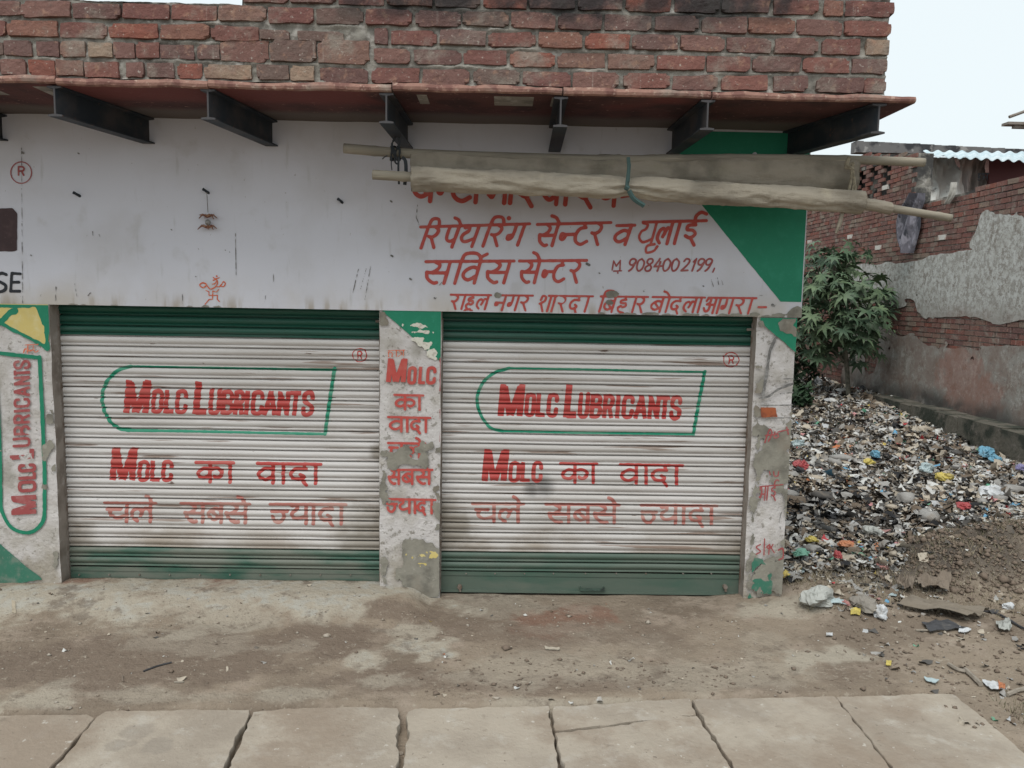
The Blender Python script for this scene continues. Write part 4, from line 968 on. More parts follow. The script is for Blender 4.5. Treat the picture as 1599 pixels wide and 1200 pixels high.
# ================================================================== GROUND
SLP = [on_z(px, py, -.122) for px, py in ((-300, 1122), (0, 1118), (143, 1116), (280, 1109), (388, 1108), (500, 1104), (620, 1106), (750, 1105), (860, 1103), (1000, 1096), (1078, 1091), (1240, 1090), (1303, 1088), (1430, 1084), (1490, 1085), (1540, 1130))]
SLX = [float(q[0]) for q in SLP]; SLY = [float(q[1]) for q in SLP]
def G(x, y):
    x = np.asarray(x, float); y = np.asarray(y, float)
    z = -.106-.012*sstep(0, -1.3, y)+.010*fbm(x*2.2, y*2.2, 3, 4)+.0035*fbm(x*14, y*14, 9, 3)
    ex = -.46+.05*fbm(y*6, x*2, 4, 2); ey = -.16+.06*fbm(x*3, 0*x, 5, 3)
    plat = sstep(ex+.10, ex-.05, x)*sstep(ey-.30, ey+.06, y); z = z+.066*plat*(1+.05*fbm(x*5, y*5, 2, 3))
    z = z+.03*sstep(1.45, 1.2, x)*sstep(.85, 1.15, x)*0
    z = z+.05*sstep(-.35, -.05, y)*sstep(1.25, 1.5, x)*sstep(1.75, 1.65, x)*.4
    lot = sstep(1.5, 2.2, x)
    z = z+lot*sstep(-1.2, .1, y)*(.05*fbm(x*1.3, y*1.3, 12, 3)+.02*fbm(x*6, y*6, 13, 3))
    z = z+lot*.33*sstep(3.5, 9, y)+lot*.03*sstep(.3, 2.5, y)*sstep(5.6, 3.5, x)+lot*sstep(.3, 1.5, y)*.03*fbm(x*5, y*5, 31, 3)
    md = np.exp(-(np.maximum(0, 3.2-x)/.42)**2-(np.maximum(0, x-4.2)/.9)**2-((y-.60)/.40)**2); z = z+.30*md*(1+.45*fbm(x*3.5, y*3.5, 15, 5))+.022*md*fbm(x*16, y*16, 25, 3)
    z = z+.10*np.exp(-((x-2.05)/.28)**2-((y-.05)/.2)**2)*(1+.5*fbm(x*9, y*9, 3, 3))
    ye = np.interp(x, SLX, SLY); sl = sstep(.045, -.01, y-ye+.02*fbm(x*5, y*0, 8, 2))*sstep(2.04, 1.99, x); z = z-.045*sl
    tr = sstep(1.95, 2.06, x)*sstep(-1.42, -1.62, y+.05*fbm(x*5, y*0, 18, 2))*sstep(-2.9, -2.6, y); z = z-.55*tr
    z = z-.04*sstep(-3.2, -4.5, y)
    z = np.where((x < 1.74) & (x > -4.7) & (y > .1), -.12, z)
    return z
def spaced(a, b, st, ext, lo=True, hi=True):
    c = list(np.arange(a, b+st*.5, st)); d = st
    while hi and c[-1] < ext: d *= 1.35; c.append(c[-1]+d)
    d = st
    while lo and c[0] > -ext: d *= 1.35; c.insert(0, c[0]-d)
    return c
gx = np.array(spaced(-3.3, 6.3, .022, 260)); gy = list(np.arange(-2.2, 1.4, .018)); d = .018
while gy[-1] < 260: d = min(d*1.04, 400) if gy[-1] < 13 else d*1.35; gy.append(gy[-1]+d)
d = .018
while gy[0] > -260: d *= 1.35; gy.insert(0, gy[0]-d)
gy = np.array(gy); X, Y = np.meshgrid(gx, gy); Z = G(X, Y)
me = grid_mesh('ground', X, Y, Z)
conc = np.zeros(X.shape)
def patch(px, py, rx, ry, s=1., ws=5, z=-.11):
    global conc
    c = on_z(px, py, z); e = on_z(px+rx, py, z); n_ = on_z(px, py-ry, z); ax = abs(e[0]-c[0]); ay = abs(n_[1]-c[1])
    dd = np.hypot((X-c[0])/ax, (Y-c[1])/ay)+1.1*fbm(X*ws, Y*ws, int(px) % 17, 5)+.35*fbm(X*30, Y*30, 5, 3)
    conc = np.maximum(conc, s*sstep(1.35, .55, dd))
for a in [(480, 938, 230, 22, 1.), (120, 945, 260, 28, .95), (960, 1040, 260, 30, .5, 3), (1180, 1050, 120, 22, .5, 5), (300, 1005, 120, 14, .45, 6), (820, 950, 160, 14, .45, 6), (330, 965, 130, 25, .7), (60, 1090, 90, 20, .7), (250, 1085, 160, 12, .5), (560, 1030, 45, 12, .9, 9), (660, 1012, 50, 16, 1., 9), (640, 985, 40, 10, .8, 9), (600, 1060, 70, 10, .6, 9), (480, 1080, 80, 12, .6), (440, 1010, 50, 10, .45, 9), (1220, 955, 70, 14, .7), (1190, 1000, 50, 14, .4), (1290, 1028, 70, 20, .8, 6), (850, 1095, 60, 8, .6), (990, 1095, 80, 8, .6), (900, 985, 120, 12, .35, 9), (1000, 1010, 100, 30, .3, 8), (710, 1055, 60, 12, .5, 9), (760, 935, 60, 8, .5)]: patch(*a)
cc = conc.copy(); conc = np.zeros(X.shape)
for a in [(150, 1030, 330, 36, 1., 3), (420, 1000, 170, 26, .9, 4), (600, 960, 90, 12, .8, 6), (640, 1055, 120, 18, .7, 5), (900, 990, 160, 22, .6, 4), (860, 1070, 160, 14, .7, 5), (1180, 1070, 110, 12, .6, 5), (700, 985, 90, 14, .6, 6), (1330, 1050, 70, 16, .5, 5)]: patch(*a)
damp = conc.copy(); conc = cc
lotm = sstep(1.75, 2.1, X)*sstep(-.1, .5, Y)
a_ = me.attributes.new('concrete', 'FLOAT', 'POINT'); a_.data.foreach_set('value', conc.astype(np.float32).ravel())
a_ = me.attributes.new('lot', 'FLOAT', 'POINT'); a_.data.foreach_set('value', lotm.astype(np.float32).ravel())
a_ = me.attributes.new('damp', 'FLOAT', 'POINT'); a_.data.foreach_set('value', damp.astype(np.float32).ravel())
wet = sstep(1.9, 2.05, X)*sstep(-.5, -.62, Z)
a_ = me.attributes.new('wet', 'FLOAT', 'POINT'); a_.data.foreach_set('value', wet.astype(np.float32).ravel())
m_ground = M('dusty_earth', (.255, .208, .16), [
    ((.18, .143, .11), dict(s=1.4, d=7, lo=.42, hi=.62)), ((.31, .255, .205), dict(s=4.5, d=7, r=.65, lo=.5, hi=.68, amp=.8)),
    ((.20, .11, .08), dict(blob=[(.28, -.35, -.1, .22), (.5, -.25, -.1, .2), (-2.5, .0, -.05, .2), (-1.6, .0, -.05, .3)], s=9, wob=1.5, amp=.7)),
    ((.165, .128, .10), dict(at='damp', lo=.05, hi=.9, amp=.85)),
    ((.365, .33, .27), dict(at='concrete', lo=.05, hi=1.0, amp=.9)), ((.37, .365, .33), [dict(at='concrete', lo=.8, hi=1.), dict(s=12, d=6, lo=.42, hi=.65, amp=.8)]),
    ((.15, .12, .095), [dict(at='concrete', lo=.1, hi=.5), dict(s=7, d=7, r=.65, lo=.53, hi=.66, amp=.7)]),
    ((.075, .064, .056), [dict(at='lot'), dict(s=1.1, d=5, lo=.3, hi=.55, amp=.9)]),
    ((.30, .26, .21), dict(s=48, d=4, r=.7, lo=.60, hi=.70, amp=.7)), ((.11, .085, .065), dict(s=30, d=6, r=.75, lo=.58, hi=.68, amp=.7)), ((.36, .32, .26), dict(s=19, d=7, r=.8, lo=.57, hi=.64, amp=.6)),
    ((.02, .022, .022), dict(at='wet'))], rough=.95, spec=.15, bump=[(70, 1., .007), (16, .9, .02)])
obj('ground', me, m_ground, kind='structure', label='dusty uneven earth and cement apron before the shop', )
# drain water
mb = MB(); mb.box(1.99, 9, -2.8, -1.5, -.75, -.60); mb.build('drain_water', M('black_drain_water', (.012, .013, .013), rough=.12, spec=.5), kind='structure')

# ---- flagstones over the drain
m_flag = M('pale_flagstone', (.37, .325, .268), [((.29, .25, .205), dict(s=2.2, d=7, r=.6, lo=.42, hi=.65)), ((.41, .38, .335), dict(s=7, d=7, r=.65, lo=.52, hi=.7, amp=.7)),
    ((.25, .20, .155), dict(s=1.5, d=7, r=.65, lo=.47, hi=.62, amp=.8)), ((.2, .165, .13), dict(s=17, d=7, r=.75, lo=.58, hi=.68, amp=.6)), ((.17, .15, .13), dict(blob=[tuple(on_z(218, 1142, -.12))+(.07,), tuple(on_z(245, 1165, -.12))+(.06,), tuple(on_z(180, 1165, -.12))+(.05,), tuple(on_z(205, 1162, -.12))+(.02,)], s=14, wob=1.6, amp=.32)),
    ((.50, .47, .42), dict(s=26, d=4, lo=.66, hi=.72, amp=.7)), ((.13, .11, .09), dict(s=33, d=3, lo=.7, hi=.74, amp=.7))], rough=.9, spec=.2, bump=[(60, .8, .004), (9, .8, .014)])
ZF = -.122
flags = [
 [(-260, 1122), (0, 1118), (135, 1116), (146, 1122), (118, 1152), (66, 1210), (-30, 1330), (-420, 1330)],
 [(152, 1120), (165, 1112), (280, 1109), (388, 1109), (386, 1122), (366, 1152), (345, 1210), (300, 1330), (-15, 1330), (80, 1210), (122, 1158)],
 [(396, 1113), (440, 1108), (560, 1104), (620, 1106), (624, 1125), (617, 1150), (622, 1180), (616, 1215), (610, 1330), (318, 1330), (354, 1210)],
 [(638, 1112), (648, 1108), (750, 1106), (856, 1103), (856, 1120), (862, 1145), (866, 1170), (872, 1210), (880, 1330), (625, 1330), (630, 1210), (634, 1170), (641, 1145), (636, 1125)],
 [(865, 1104), (920, 1102), (1000, 1096), (1076, 1091), (1080, 1104), (1086, 1116), (960, 1131), (868, 1141), (864, 1120)],
 [(868, 1145), (960, 1135), (1050, 1119), (1088, 1119), (1104, 1142), (1148, 1210), (1200, 1330), (896, 1330), (886, 1210), (874, 1170)],
 [(1082, 1093), (1140, 1091), (1240, 1090), (1302, 1088), (1320, 1110), (1352, 1150), (1398, 1210), (1480, 1330), (1222, 1330), (1155, 1210), (1108, 1138)],
 [(1307, 1089), (1400, 1087), (1430, 1084), (1488, 1085), (1530, 1118), (1599, 1176), (1760, 1330), (1492, 1330), (1404, 1210), (1356, 1150), (1324, 1110)]]
fl_lab = ['flagstone at far left with a plain grey surface', 'flagstone with dark damp stains left of centre', 'flagstone between the stained one and the dirt-filled gap', 'flagstone right of the dirt-filled gap, below the middle pillar',
  'narrow flagstone strip half covered by dust behind the raised slab', 'raised flagstone with lifted edge in front of the narrow strip', 'flagstone second from the right end of the row', 'rightmost flagstone beside the open drain']
for i, (poly, lb) in enumerate(zip(flags, fl_lab)):
    zo = [0, .004, .002, .0, -.006, .014, .004, .006][i]
    P = [on_z(x, y, ZF+zo) for x, y in poly]; Q = []
    for a, b in zip(P, P[1:]+P[:1]):
        L = np.linalg.norm(b-a); n = max(1, int(L/.03)); nrm = np.array([-(b-a)[1], (b-a)[0], 0])/max(L, 1e-6)
        for k in range(n): Q.append(a+(b-a)*k/n+nrm*(.014*float(fbm(k*.9+i*7, i*3.3, i, 3)) if k else 0))
    c = sum(Q)/len(Q); n = len(Q); V = []
    sh = [(1.008, -.075), (1.012, -.02), (1.009, -.005), (1.002, 0)]
    for s_, dz in sh: V += [c+(q-c)*s_+np.array([0, 0, dz+.004*float(fbm(q[0]*4, q[1]*4, i, 2))]) for q in Q]
    # inner rings keep the top gently uneven
    for s_ in (.93, .8, .6, .4, .2):
        V += [np.array([*(c+(q-c)*s_)[:2], c[2]+.004*float(fbm((c+(q-c)*s_)[0]*4, (c+(q-c)*s_)[1]*4, i, 2))]) for q in Q]
    V.append(c); R_ = len(sh)+5; F_ = []
    for r_ in range(R_-1): F_ += [(r_*n+k, (r_+1)*n+k, (r_+1)*n+(k+1) % n, r_*n+(k+1) % n) for k in range(n)]
    F_ += [((R_-1)*n+k, len(V)-1, (R_-1)*n+(k+1) % n) for k in range(n)]
    F_ = [tuple(reversed(f_)) for f_ in F_] if np.cross(Q[1][:2]-Q[0][:2], Q[3][:2]-Q[0][:2]) < 0 else F_
    me = mesh('flagstone', [v_-c for v_ in V], F_, False)
    tag(obj('flagstone', me, m_flag, loc=tuple(c)), lb, 'paving slab', 'flagstones laid over the drain')

def hit(px, py):
    z = -.1
    for _ in range(12):
        q = on_z(px, py, z); zn = float(G(q[0], q[1])); z = z*.4+zn*.6
    return on_z(px, py, z)
# ================================================================== BOUNDARY WALL OF THE LOT
XW = 6.2
m_plast = M('weathered_plaster', (.30, .285, .26), [((.20, .17, .145), dict(s=5, d=7, r=.7, lo=.5, hi=.62, amp=.8)), ((.52, .52, .50), [dict(ax='Z', a=1.35, b=1.85, wob=.5), dict(s=13, d=8, r=.85, lo=.47, hi=.54, amp=.9)]), ((.42, .41, .38), dict(s=9, d=8, r=.8, lo=.53, hi=.58, amp=.8)),
    ((.20, .135, .11), [dict(ax='Z', a=1.75, b=1.35, wob=.6, ws=1.2), dict(s=3, d=7, r=.75, lo=.40, hi=.60, amp=.6)]),
    ((.30, .12, .085), dict(blob=[(6.2, 6.0, .7, .6), (6.2, 5.4, .5, .4)], s=4, wob=2, amp=.4)),
    ((.045, .045, .042), [dict(ax='Z', a=.55, b=.28, wob=.5, ws=1.5), dict(s=2, d=6, lo=.25, hi=.5, amp=.85)]), ((.13, .12, .11), dict(s=22, d=5, r=.7, lo=.58, hi=.68, amp=.6))], rough=.95, bump=[(30, .4, .006)])
bw = empty('boundary_wall', (XW, 5, 0), label='long weathered brick and plaster wall along the rubbish lot', cat='wall')
bo = np.array([XW, 5, 0.])
def ztop(y):
    r_ = .10*float(fbm(y*1.1, 3., 6, 3))
    if y < 7.6: return 3.24+r_*.7
    return 3.99+.15*(y-7.6)+r_*.4
BP, BL = .072, .225
rb = random.Random(5); bl = []
for j in range(0, 66):
    z = .0+j*BP
    y = -3.+(.118 if j % 2 else 0)
    while y < 12.8:
        if z+BP < ztop(y+.11):
            jal = 8.25 < y < 9.75 and 3.42 < z < 3.96 and (int((y+3)/.235) % 2 == 0)
            if not jal: bl.append((y, z))
        y += BL
m_plchip = M('whitewashed_brick', (.55, .53, .49), [((.4, .3, .25), dict(s=12, lo=.5, hi=.65))], rough=.95)
def bbox(y, z, rg, back=.0):
    a = y+.006+rg.uniform(-.003, .003); b = y+BL-.008; c = z+.006+rg.uniform(-.003, .003); d_ = z+BP-.006+rg.uniform(-.002, .002); pr = rg.uniform(.010, .026)
    return a, b, c, d_, pr
vis = [q for q in bl if q[1] > 2.30 and q[0] > 4.2]; vis.sort(key=lambda q: math.hypot(q[0]+4.63, 6.2))
near = set(vis[:296])
bms = []
for s_ in range(8):
    rg = random.Random(s_+50); mb = MB(); a, b = -.5, .5
    e = .03
    P = lambda x, y, z: (x, y+rg.uniform(-e, e), z+rg.uniform(-e, e)*1.2)
    mb.add([P(-1, a, a), P(-1, b, a), P(-1, b, b), P(-1, a, b), (.5, a, a), (.5, b, a), (.5, b, b), (.5, a, b)], [(0, 3, 2, 1), (0, 1, 5, 4), (1, 2, 6, 5), (2, 3, 7, 6), (3, 0, 4, 7)])
    me = mesh('brick', mb.v, mb.f); me.materials.append(m_brick2); bms.append(me)
mbs = MB()
for (y, z) in bl:
    a, b, c, d_, pr = bbox(y, z, rb)
    if (y, z) in near:
        obj('brick', rb.choice(bms), None, bw, loc=(-.0, (a+b)/2-5, (c+d_)/2), scl=(pr, b-a, d_-c), rot=(rb.uniform(-.015, .015), 0, 0))
    elif y > 2.5:
        mbs.add([(-pr, a-5, c), (-pr, b-5, c), (-pr, b-5, d_), (-pr, a-5, d_), (.02, a-5, c), (.02, b-5, c), (.02, b-5, d_), (.02, a-5, d_)], [(0, 3, 2, 1), (0, 1, 5, 4), (1, 2, 6, 5), (2, 3, 7, 6), (3, 0, 4, 7)])
mbs.build('far_brickwork', m_brick2, bw, kind='stuff')
for (px, py) in ((1371, 387), (1471, 371), (1327, 370), (1382, 293), (1301, 397), (1264, 378)):
    q = on_x(px, py, XW-.03); mb = MB(); mb.box(-.035, .0, q[1]-5-.09, q[1]-5+.1, q[2]-.035, q[2]+.035); mb.build('whitewashed_brick', m_plchip, bw)
mb = MB()
ys_ = np.arange(-3, 12.9, .1)
for y in ys_:
    t = ztop(y+.05)
    if 8.2 < y+.05 < 9.85: mb.box(.0, .25, y-5, y-4.9, -.4, 3.40); mb.box(.0, .25, y-5, y-4.9, 3.98, t-.04); mb.box(.17, .25, y-5, y-4.9, 3.40, 3.98)
    else: mb.box(.0, .25, y-5, y-4.9, -.4, t-.035)
mb.build('wall_core', m_mortar, bw)
# plaster coat with its ragged upper edge and fallen patches
pf = Field(-3, 12.6, .0, 2.9, .03, .03)
Yg, Zg = np.meshgrid(pf.x, pf.z)
pf.f = np.maximum(Zg-(2.40-.012*(Yg-5)+.10*fbm(Yg*1.3, Zg*0, 5, 4)), -1)
pt = ((Yg > 6.35) & (Yg < 7.25))*1.0
pf.f = np.minimum(pf.f, np.hypot((Yg-5.3)/.75, (Zg-2.50)/.36)*.5-.5+.35*fbm(Yg*3, Zg*3, 4, 4))
hole = np.minimum(.06-np.abs(Zg-1.42)*.8-.0+.42*fbm(Yg*1.2, Zg*3, 11, 4), 2)
hole2 = .42-np.hypot((Yg-8.6)/.5, (Zg-.9)/.9)+.3*fbm(Yg*3, Zg*3, 19, 4)
pf.f = np.maximum(pf.f, np.maximum(hole, hole2)*.5)
pf.f = np.maximum(pf.f, (fbm(Yg*4, Zg*6, 23, 4)-.62)*.3)
pf.f = np.maximum(pf.f, (Yg-9.65)*1.+.3*fbm(Yg*3, Zg*3, 2, 3))
obj('plaster_coat', pf.mesh('plaster_coat', lambda y, z: (-.031+.0*y, y-5, z)), m_plast, bw)
mb = MB()
for y in np.arange(-3, 7.6, .3):
    h = .275+.03*float(fbm(y*2, 0., 3)); mb.box(-.36+.02*float(fbm(y*3, 1., 7)), -.02, y-5, y-4.7, -.6, h)
mb.build('plinth', M('mossy_plinth', (.12, .11, .09), [((.04, .045, .035), dict(s=4, d=6, lo=.42, hi=.6)), ((.17, .15, .13), dict(s=9, d=6, lo=.55, hi=.68, amp=.8))], rough=.95, bump=[(20, .9, .02)]), bw)

# cloth bundle hung over the wall
m_cloth = M('mauve_grey_cloth', (.14, .135, .16), [((.27, .26, .30), dict(s=9, d=4, lo=.48, hi=.6, sc=(1, 1.6, .45))), ((.05, .052, .065), dict(s=8, d=4, lo=.52, hi=.62, sc=(1, 1.6, .4)))], rough=.95, bump=[(14, 1., .04, (1, 1.6, .4))])  # light and dark upright streaks put fold shading into the cloth colour
m_whitecl = M('dirty_white_cloth', (.52, .50, .46), [((.3, .28, .25), dict(s=6, d=5, lo=.5, hi=.66))], rough=.95, bump=[(20, .5, .01)])
def drape(name, prof_, Xp, mat, seed, label, cat, thick=.12, kx=5):
    """prof_: rows (photo y, left x, right x) on the plane x = Xp"""
    rows = catmull([np.array(p, float) for p in prof_], 6); n = 26; V = []
    for r_ in rows:
        for k in range(n):
            t = k/(n-1); q = on_x(r_[1]+(r_[2]-r_[1])*t, r_[0], Xp)
            bul = thick*math.sin(PI*t)*(.7+.3*math.cos(kx*2*PI*t+.05*r_[0]+2*float(fbm(r_[0]*.05, t*3, seed, 2))))+.02
            V.append((q[0]-bul, q[1], q[2]))
    h = len(rows); F_ = [(i*n+k, i*n+k+1, (i+1)*n+k+1, (i+1)*n+k) for i in range(h-1) for k in range(n-1)]
    c = np.mean(V, 0)
    o = obj(name, mesh(name, [np.array(v_)-c for v_ in V], F_, True), mat, loc=tuple(c)); return tag(o, label, cat)
drape('hanging_cloth', [(302, 1437, 1447), (315, 1424, 1446), (332, 1414, 1440), (350, 1408, 1440), (370, 1412, 1436), (385, 1420, 1432), (396, 1425, 1429)], XW-.05, m_cloth, 3, 'mauve grey cloth bundle slung over the brick wall', 'cloth', .2, 3)
drape('hanging_rag', [(285, 1489, 1497), (296, 1487, 1496), (306, 1484, 1493), (319, 1480, 1485)], XW-.05, m_whitecl, 5, 'small white rag hanging over the ragged top of the wall', 'cloth', .05, 3)

# end wall closing the lot
mb = MB(); mb.box(1.6, 6.2, 12.9, 13.1, -.2, 3.0); tag(mb.build('end_wall', m_brick2), 'dark brick wall closing the far end of the lot', 'wall')
# building far behind, with weathered parapet
fb = empty('distant_building', (12, 20, 0), label='distant flat roofed building with a weathered dark parapet', cat='building')
a = on_y(1334, 222, 18); b = on_y(1597, 235, 18)
mb = MB(); mb.box(a[0]-12, b[0]-12, -1.9, 4, 0, a[2]-.35); mb.build('wall', m_brick2, fb)
m_conc = M('weathered_parapet', (.16, .155, .155), [((.05, .05, .055), dict(s=2.5, d=6, lo=.45, hi=.58)), ((.33, .32, .31), dict(s=3.5, d=6, lo=.56, hi=.66, amp=.9))], rough=.95)
mb = MB(); nn = 24
for k in range(nn):
    xa = a[0]-12+(b[0]-a[0])*k/nn; xb = a[0]-12+(b[0]-a[0])*(k+1)/nn; zt = a[2]+(b[2]-a[2])*(k+.5)/nn+.02*float(fbm(k*.9, 0., 4))
    mb.box(xa, xb, -2.15, -1.8, a[2]-.3+.0*k, zt)
mb.build('parapet', m_conc, fb)
# tin roofed shack above the wall
shk = empty('tin_roofed_shack', (8.5, 10, 0), label='makeshift shack with corrugated tin roof and white plastic sheet above the wall', cat='shack')
so = np.array([8.5, 10, 0.]); YK = 9.6
a = on_y(1441, 236, YK+.9); b = on_y(1600, 238, YK+.9); c = on_y(1452, 243, YK-.5); d_ = on_y(1640, 254, YK-.5)
nx = 140; V = []
for t in np.linspace(0, 1, nx):
    w_ = .022*math.sin(t*nx*.5); p1_ = a+(b+np.array([.6, 0, 0])-a)*t; p2_ = c+(d_-c)*t; V += [p1_+(0, 0, w_)-so, p2_+(0, 0, w_)-so, p2_+(0, 0, w_-.012)-so]
F_ = [(3*i, 3*i+1, 3*i+4, 3*i+3) for i in range(nx-1)]+[(3*i+1, 3*i+2, 3*i+5, 3*i+4) for i in range(nx-1)]
obj('tin_roof', mesh('tin_roof', V, F_, True), M('pale_blue_tin', (.42, .52, .56), [((.55, .62, .65), dict(s=2, lo=.4, hi=.7))], rough=.5), shk)
def sheet(name, mat, x0, y0, x1, y1, Yp, amp, fr, seed):
    nx, nz = 60, 24; V = []
    for j in range(nz):
        for i in range(nx):
            q = on_y(x0+(x1-x0)*i/(nx-1), y0+(y1-y0)*j/(nz-1), Yp); V.append((q[0]-so[0], q[1]-so[1]+amp*float(fbm(q[0]*fr+j*.04, q[2]*fr*.35, seed, 4)), q[2]-so[2]))
    return obj(name, mesh(name, V, [(j*nx+i, (j+1)*nx+i, (j+1)*nx+i+1, j*nx+i+1) for j in range(nz-1) for i in range(nx-1)], True), mat, shk)
m_plsheet = M('dirty_plastic_sheet', (.50, .50, .47), [((.33, .30, .27), dict(s=2.2, d=5, lo=.45, hi=.62, sc=(1.6, 1, .5))), ((.15, .14, .13), dict(s=3, d=5, lo=.62, hi=.7, sc=(1.6, 1, .7)))], rough=.6)
sheet('plastic_sheet', m_plsheet, 1442, 241, 1503, 330, YK, .5, 2.6, 2)
sheet('torn_tarpaulin', M('grimy_grey_tarpaulin', (.30, .27, .25), [((.12, .11, .10), dict(s=3, d=5, lo=.42, hi=.6, sc=(2, 1, .3)))], rough=.8), 1498, 246, 1547, 330, YK+.05, .3, 5, 5)
sheet('maroon_panel', M('maroon_board', (.085, .03, .032), rough=.7), 1544, 248, 1640, 320, YK+.1, .02, 1, 6)
bd = Board(YK-.12, Field(float(on_y(1518, 280, YK)[0]), float(on_y(1546, 280, YK)[0]), float(on_y(1530, 292, YK)[2]), float(on_y(1530, 262, YK)[2]), .012, .012))
bd.deva([('ha', 1522, 1531), ('ma', 1531, 1541)] if 'ma' in DG else [('ha', 1522, 1531), ('bha', 1531, 1541)], (1521, 272, 1543, 272), 10, 0, .8, [(1521, 1543)]); obj('painted_letters', bd.F.mesh('painted_letters', lambda x, z: (x-so[0], YK-.16-so[1], z)), m_black, shk)
mb = MB(); mb.box(-1.9, 3, -2.1, 2, -.2, 3.05); mb.box(-.8, 3.6, .1, 1.5, 3.05, float(c[2])-.1); mb.build('lower_storey', m_brick2, shk)
# broken edge of a tin awning at the right
aw = on_y(1572, 193, 5.0); a2 = on_y(1572, 183, 5.0)
ta = empty('tin_awning', (7.5, 5, 0), label='rusty tin awning edge poking in at the upper right', cat='awning')
mb = MB(); mb.box(aw[0]-7.5, 2.2, -.03, .10, aw[2]-.015, aw[2]+.015); mb.box(aw[0]-7.5+.1, 2.2, .0, .06, aw[2]-.05, aw[2]-.0151); mb.build('tin_sheet', m_guide, ta)
mb = MB(); mb.tube([(a2[0]-7.5+.03, 0, a2[2]), (a2[0]-7.5+1.6, 0, a2[2]+.6)], .018, 8); mb.tube([(1.7, .3, 0), (1.7, .3, a2[2]+.6)], .05, 8); mb.build('post', m_guide, ta)

# ================================================================== RUBBISH
rn = np.random.default_rng(4)
TC = [('grey_plastic', (.30, .29, .275)), ('white_plastic', (.56, .56, .54)), ('beige_paper', (.42, .37, .30)), ('brown_scrap', (.15, .115, .085)), ('black_scrap', (.022, .022, .024)), ('dark_grey_scrap', (.09, .085, .08)),
      ('blue_plastic', (.12, .30, .45)), ('red_plastic', (.50, .06, .07)), ('yellow_plastic', (.55, .43, .12)), ('green_plastic', (.12, .33, .22)), ('orange_scrap', (.45, .16, .07)), ('silver_foil', (.42, .43, .44)), ('pink_scrap', (.5, .25, .25))]
tm = [M(n_, c_, [(tuple(v*.6 for v in c_), dict(s=13, d=5, lo=.48, hi=.68, amp=.6)), ((.2, .165, .13), dict(s=6, d=5, lo=.52, hi=.68, amp=.6))], rough=.55 if 'plastic' in n_ or 'foil' in n_ else .85) for n_, c_ in TC]
WT = np.array([.29, .13, .22, .21, .03, .08, .006, .006, .006, .004, .009, .04, .005])
def scrap(n, px, py, size, flat, zlift, wt=WT, dark=None, seed=1):
    rn = np.random.default_rng(seed)
    u = np.linspace(-1, 1, 4); U, V_ = np.meshgrid(u, np.linspace(-1, 1, 3)); U = U.ravel(); V_ = V_.ravel()
    a = size*np.exp(np.clip(rn.normal(0, .55, n), -1.5, 1.15)); asp = rn.uniform(.25, 1., n)
    cu = rn.normal(0, .45, n); cv = rn.normal(0, .35, n)
    x = U[None]*a[:, None]*(1+rn.normal(0, .25, (n, 12))); y = V_[None]*(a*asp)[:, None]*(1+rn.normal(0, .3, (n, 12)))
    z = a[:, None]*(cu[:, None]*(U[None]**2-.4)+cv[:, None]*V_[None]*U[None]+rn.normal(0, .12, (n, 12)))
    yaw = rn.uniform(0, 2*PI, n); tx = rn.normal(0, flat, n); ty = rn.normal(0, flat, n)
    y1 = y*np.cos(tx)[:, None]-z*np.sin(tx)[:, None]; z1 = y*np.sin(tx)[:, None]+z*np.cos(tx)[:, None]
    x2 = x*np.cos(ty)[:, None]+z1*np.sin(ty)[:, None]; z2 = -x*np.sin(ty)[:, None]+z1*np.cos(ty)[:, None]
    X3 = x2*np.cos(yaw)[:, None]-y1*np.sin(yaw)[:, None]+px[:, None]; Y3 = x2*np.sin(yaw)[:, None]+y1*np.cos(yaw)[:, None]+py[:, None]
    g = G(px, py); Z3 = z2+(g+a*.25+rn.random(n)*zlift)[:, None]
    v = np.stack([X3, Y3, Z3], -1).reshape(-1, 3)
    q = np.array([(j*4+i, j*4+i+1, (j+1)*4+i+1, (j+1)*4+i) for j in range(2) for i in range(3)])
    f = (np.arange(n)[:, None, None]*12+q[None]).reshape(-1, 4)
    cl = rn.choice(len(TC), n, p=wt/wt.sum())
    if dark is not None:
        dk = rn.random(n) < dark(px, py); cl = np.where(dk, rn.choice([4, 5, 3, 4], n), cl)
    return v, f, np.repeat(cl, 6)
def heap(name, v, f, mi, **k):
    me = np_mesh(name, v, f, False, mi)
    for q in tm: me.materials.append(q)
    return tag(obj(name, me), **k)
n = 96000
d = 4.9*np.exp(rn.random(n)*math.log(17.2/4.9)); d = np.where(rn.random(n) < .35, rn.uniform(4.9, 17, n), d)
yy = d-4.63; xx = rn.uniform(1.80, 6.05, n)
xx = np.where(yy > 6.3, rn.uniform(1.8, 6.1, n), xx)
keep = ~((xx > 2.75+.25*fbm(yy*3, xx*0, 3)) & (yy < 1.0+.2*fbm(xx*4, yy, 8)))            # bare mound and path in front
keep &= ~((yy < .45+.12*fbm(xx*5, yy*0, 4)) & (xx > 1.95)); keep &= ~((xx > 5.83) & (yy < 2.95+4.4))
keep &= rn.random(n) < np.clip(.22+1.5*vnoise(xx*2.4, yy*1.6, 4), 0, 1)*np.where(fbm(xx*1.6, yy*1.1, 90, 4) > .26, .25, 1)
xx, yy = xx[keep], yy[keep]
dk = lambda x, y: .05+.60*np.exp(-((x-2.9)/1.0)**2-((y-2.1)/.9)**2)+.22*(fbm(x*1.2, y*1.2, 40, 3) > .15)
v, f, mi = scrap(len(xx), xx, yy, .0145+.0011*np.clip(yy, 0, 9), .27, .05, dark=dk, seed=2)
heap('rubbish_heap', v, f, mi, label='heap of plastic bags, wrappers and paper scraps filling the lot', cat='rubbish', kind='stuff')
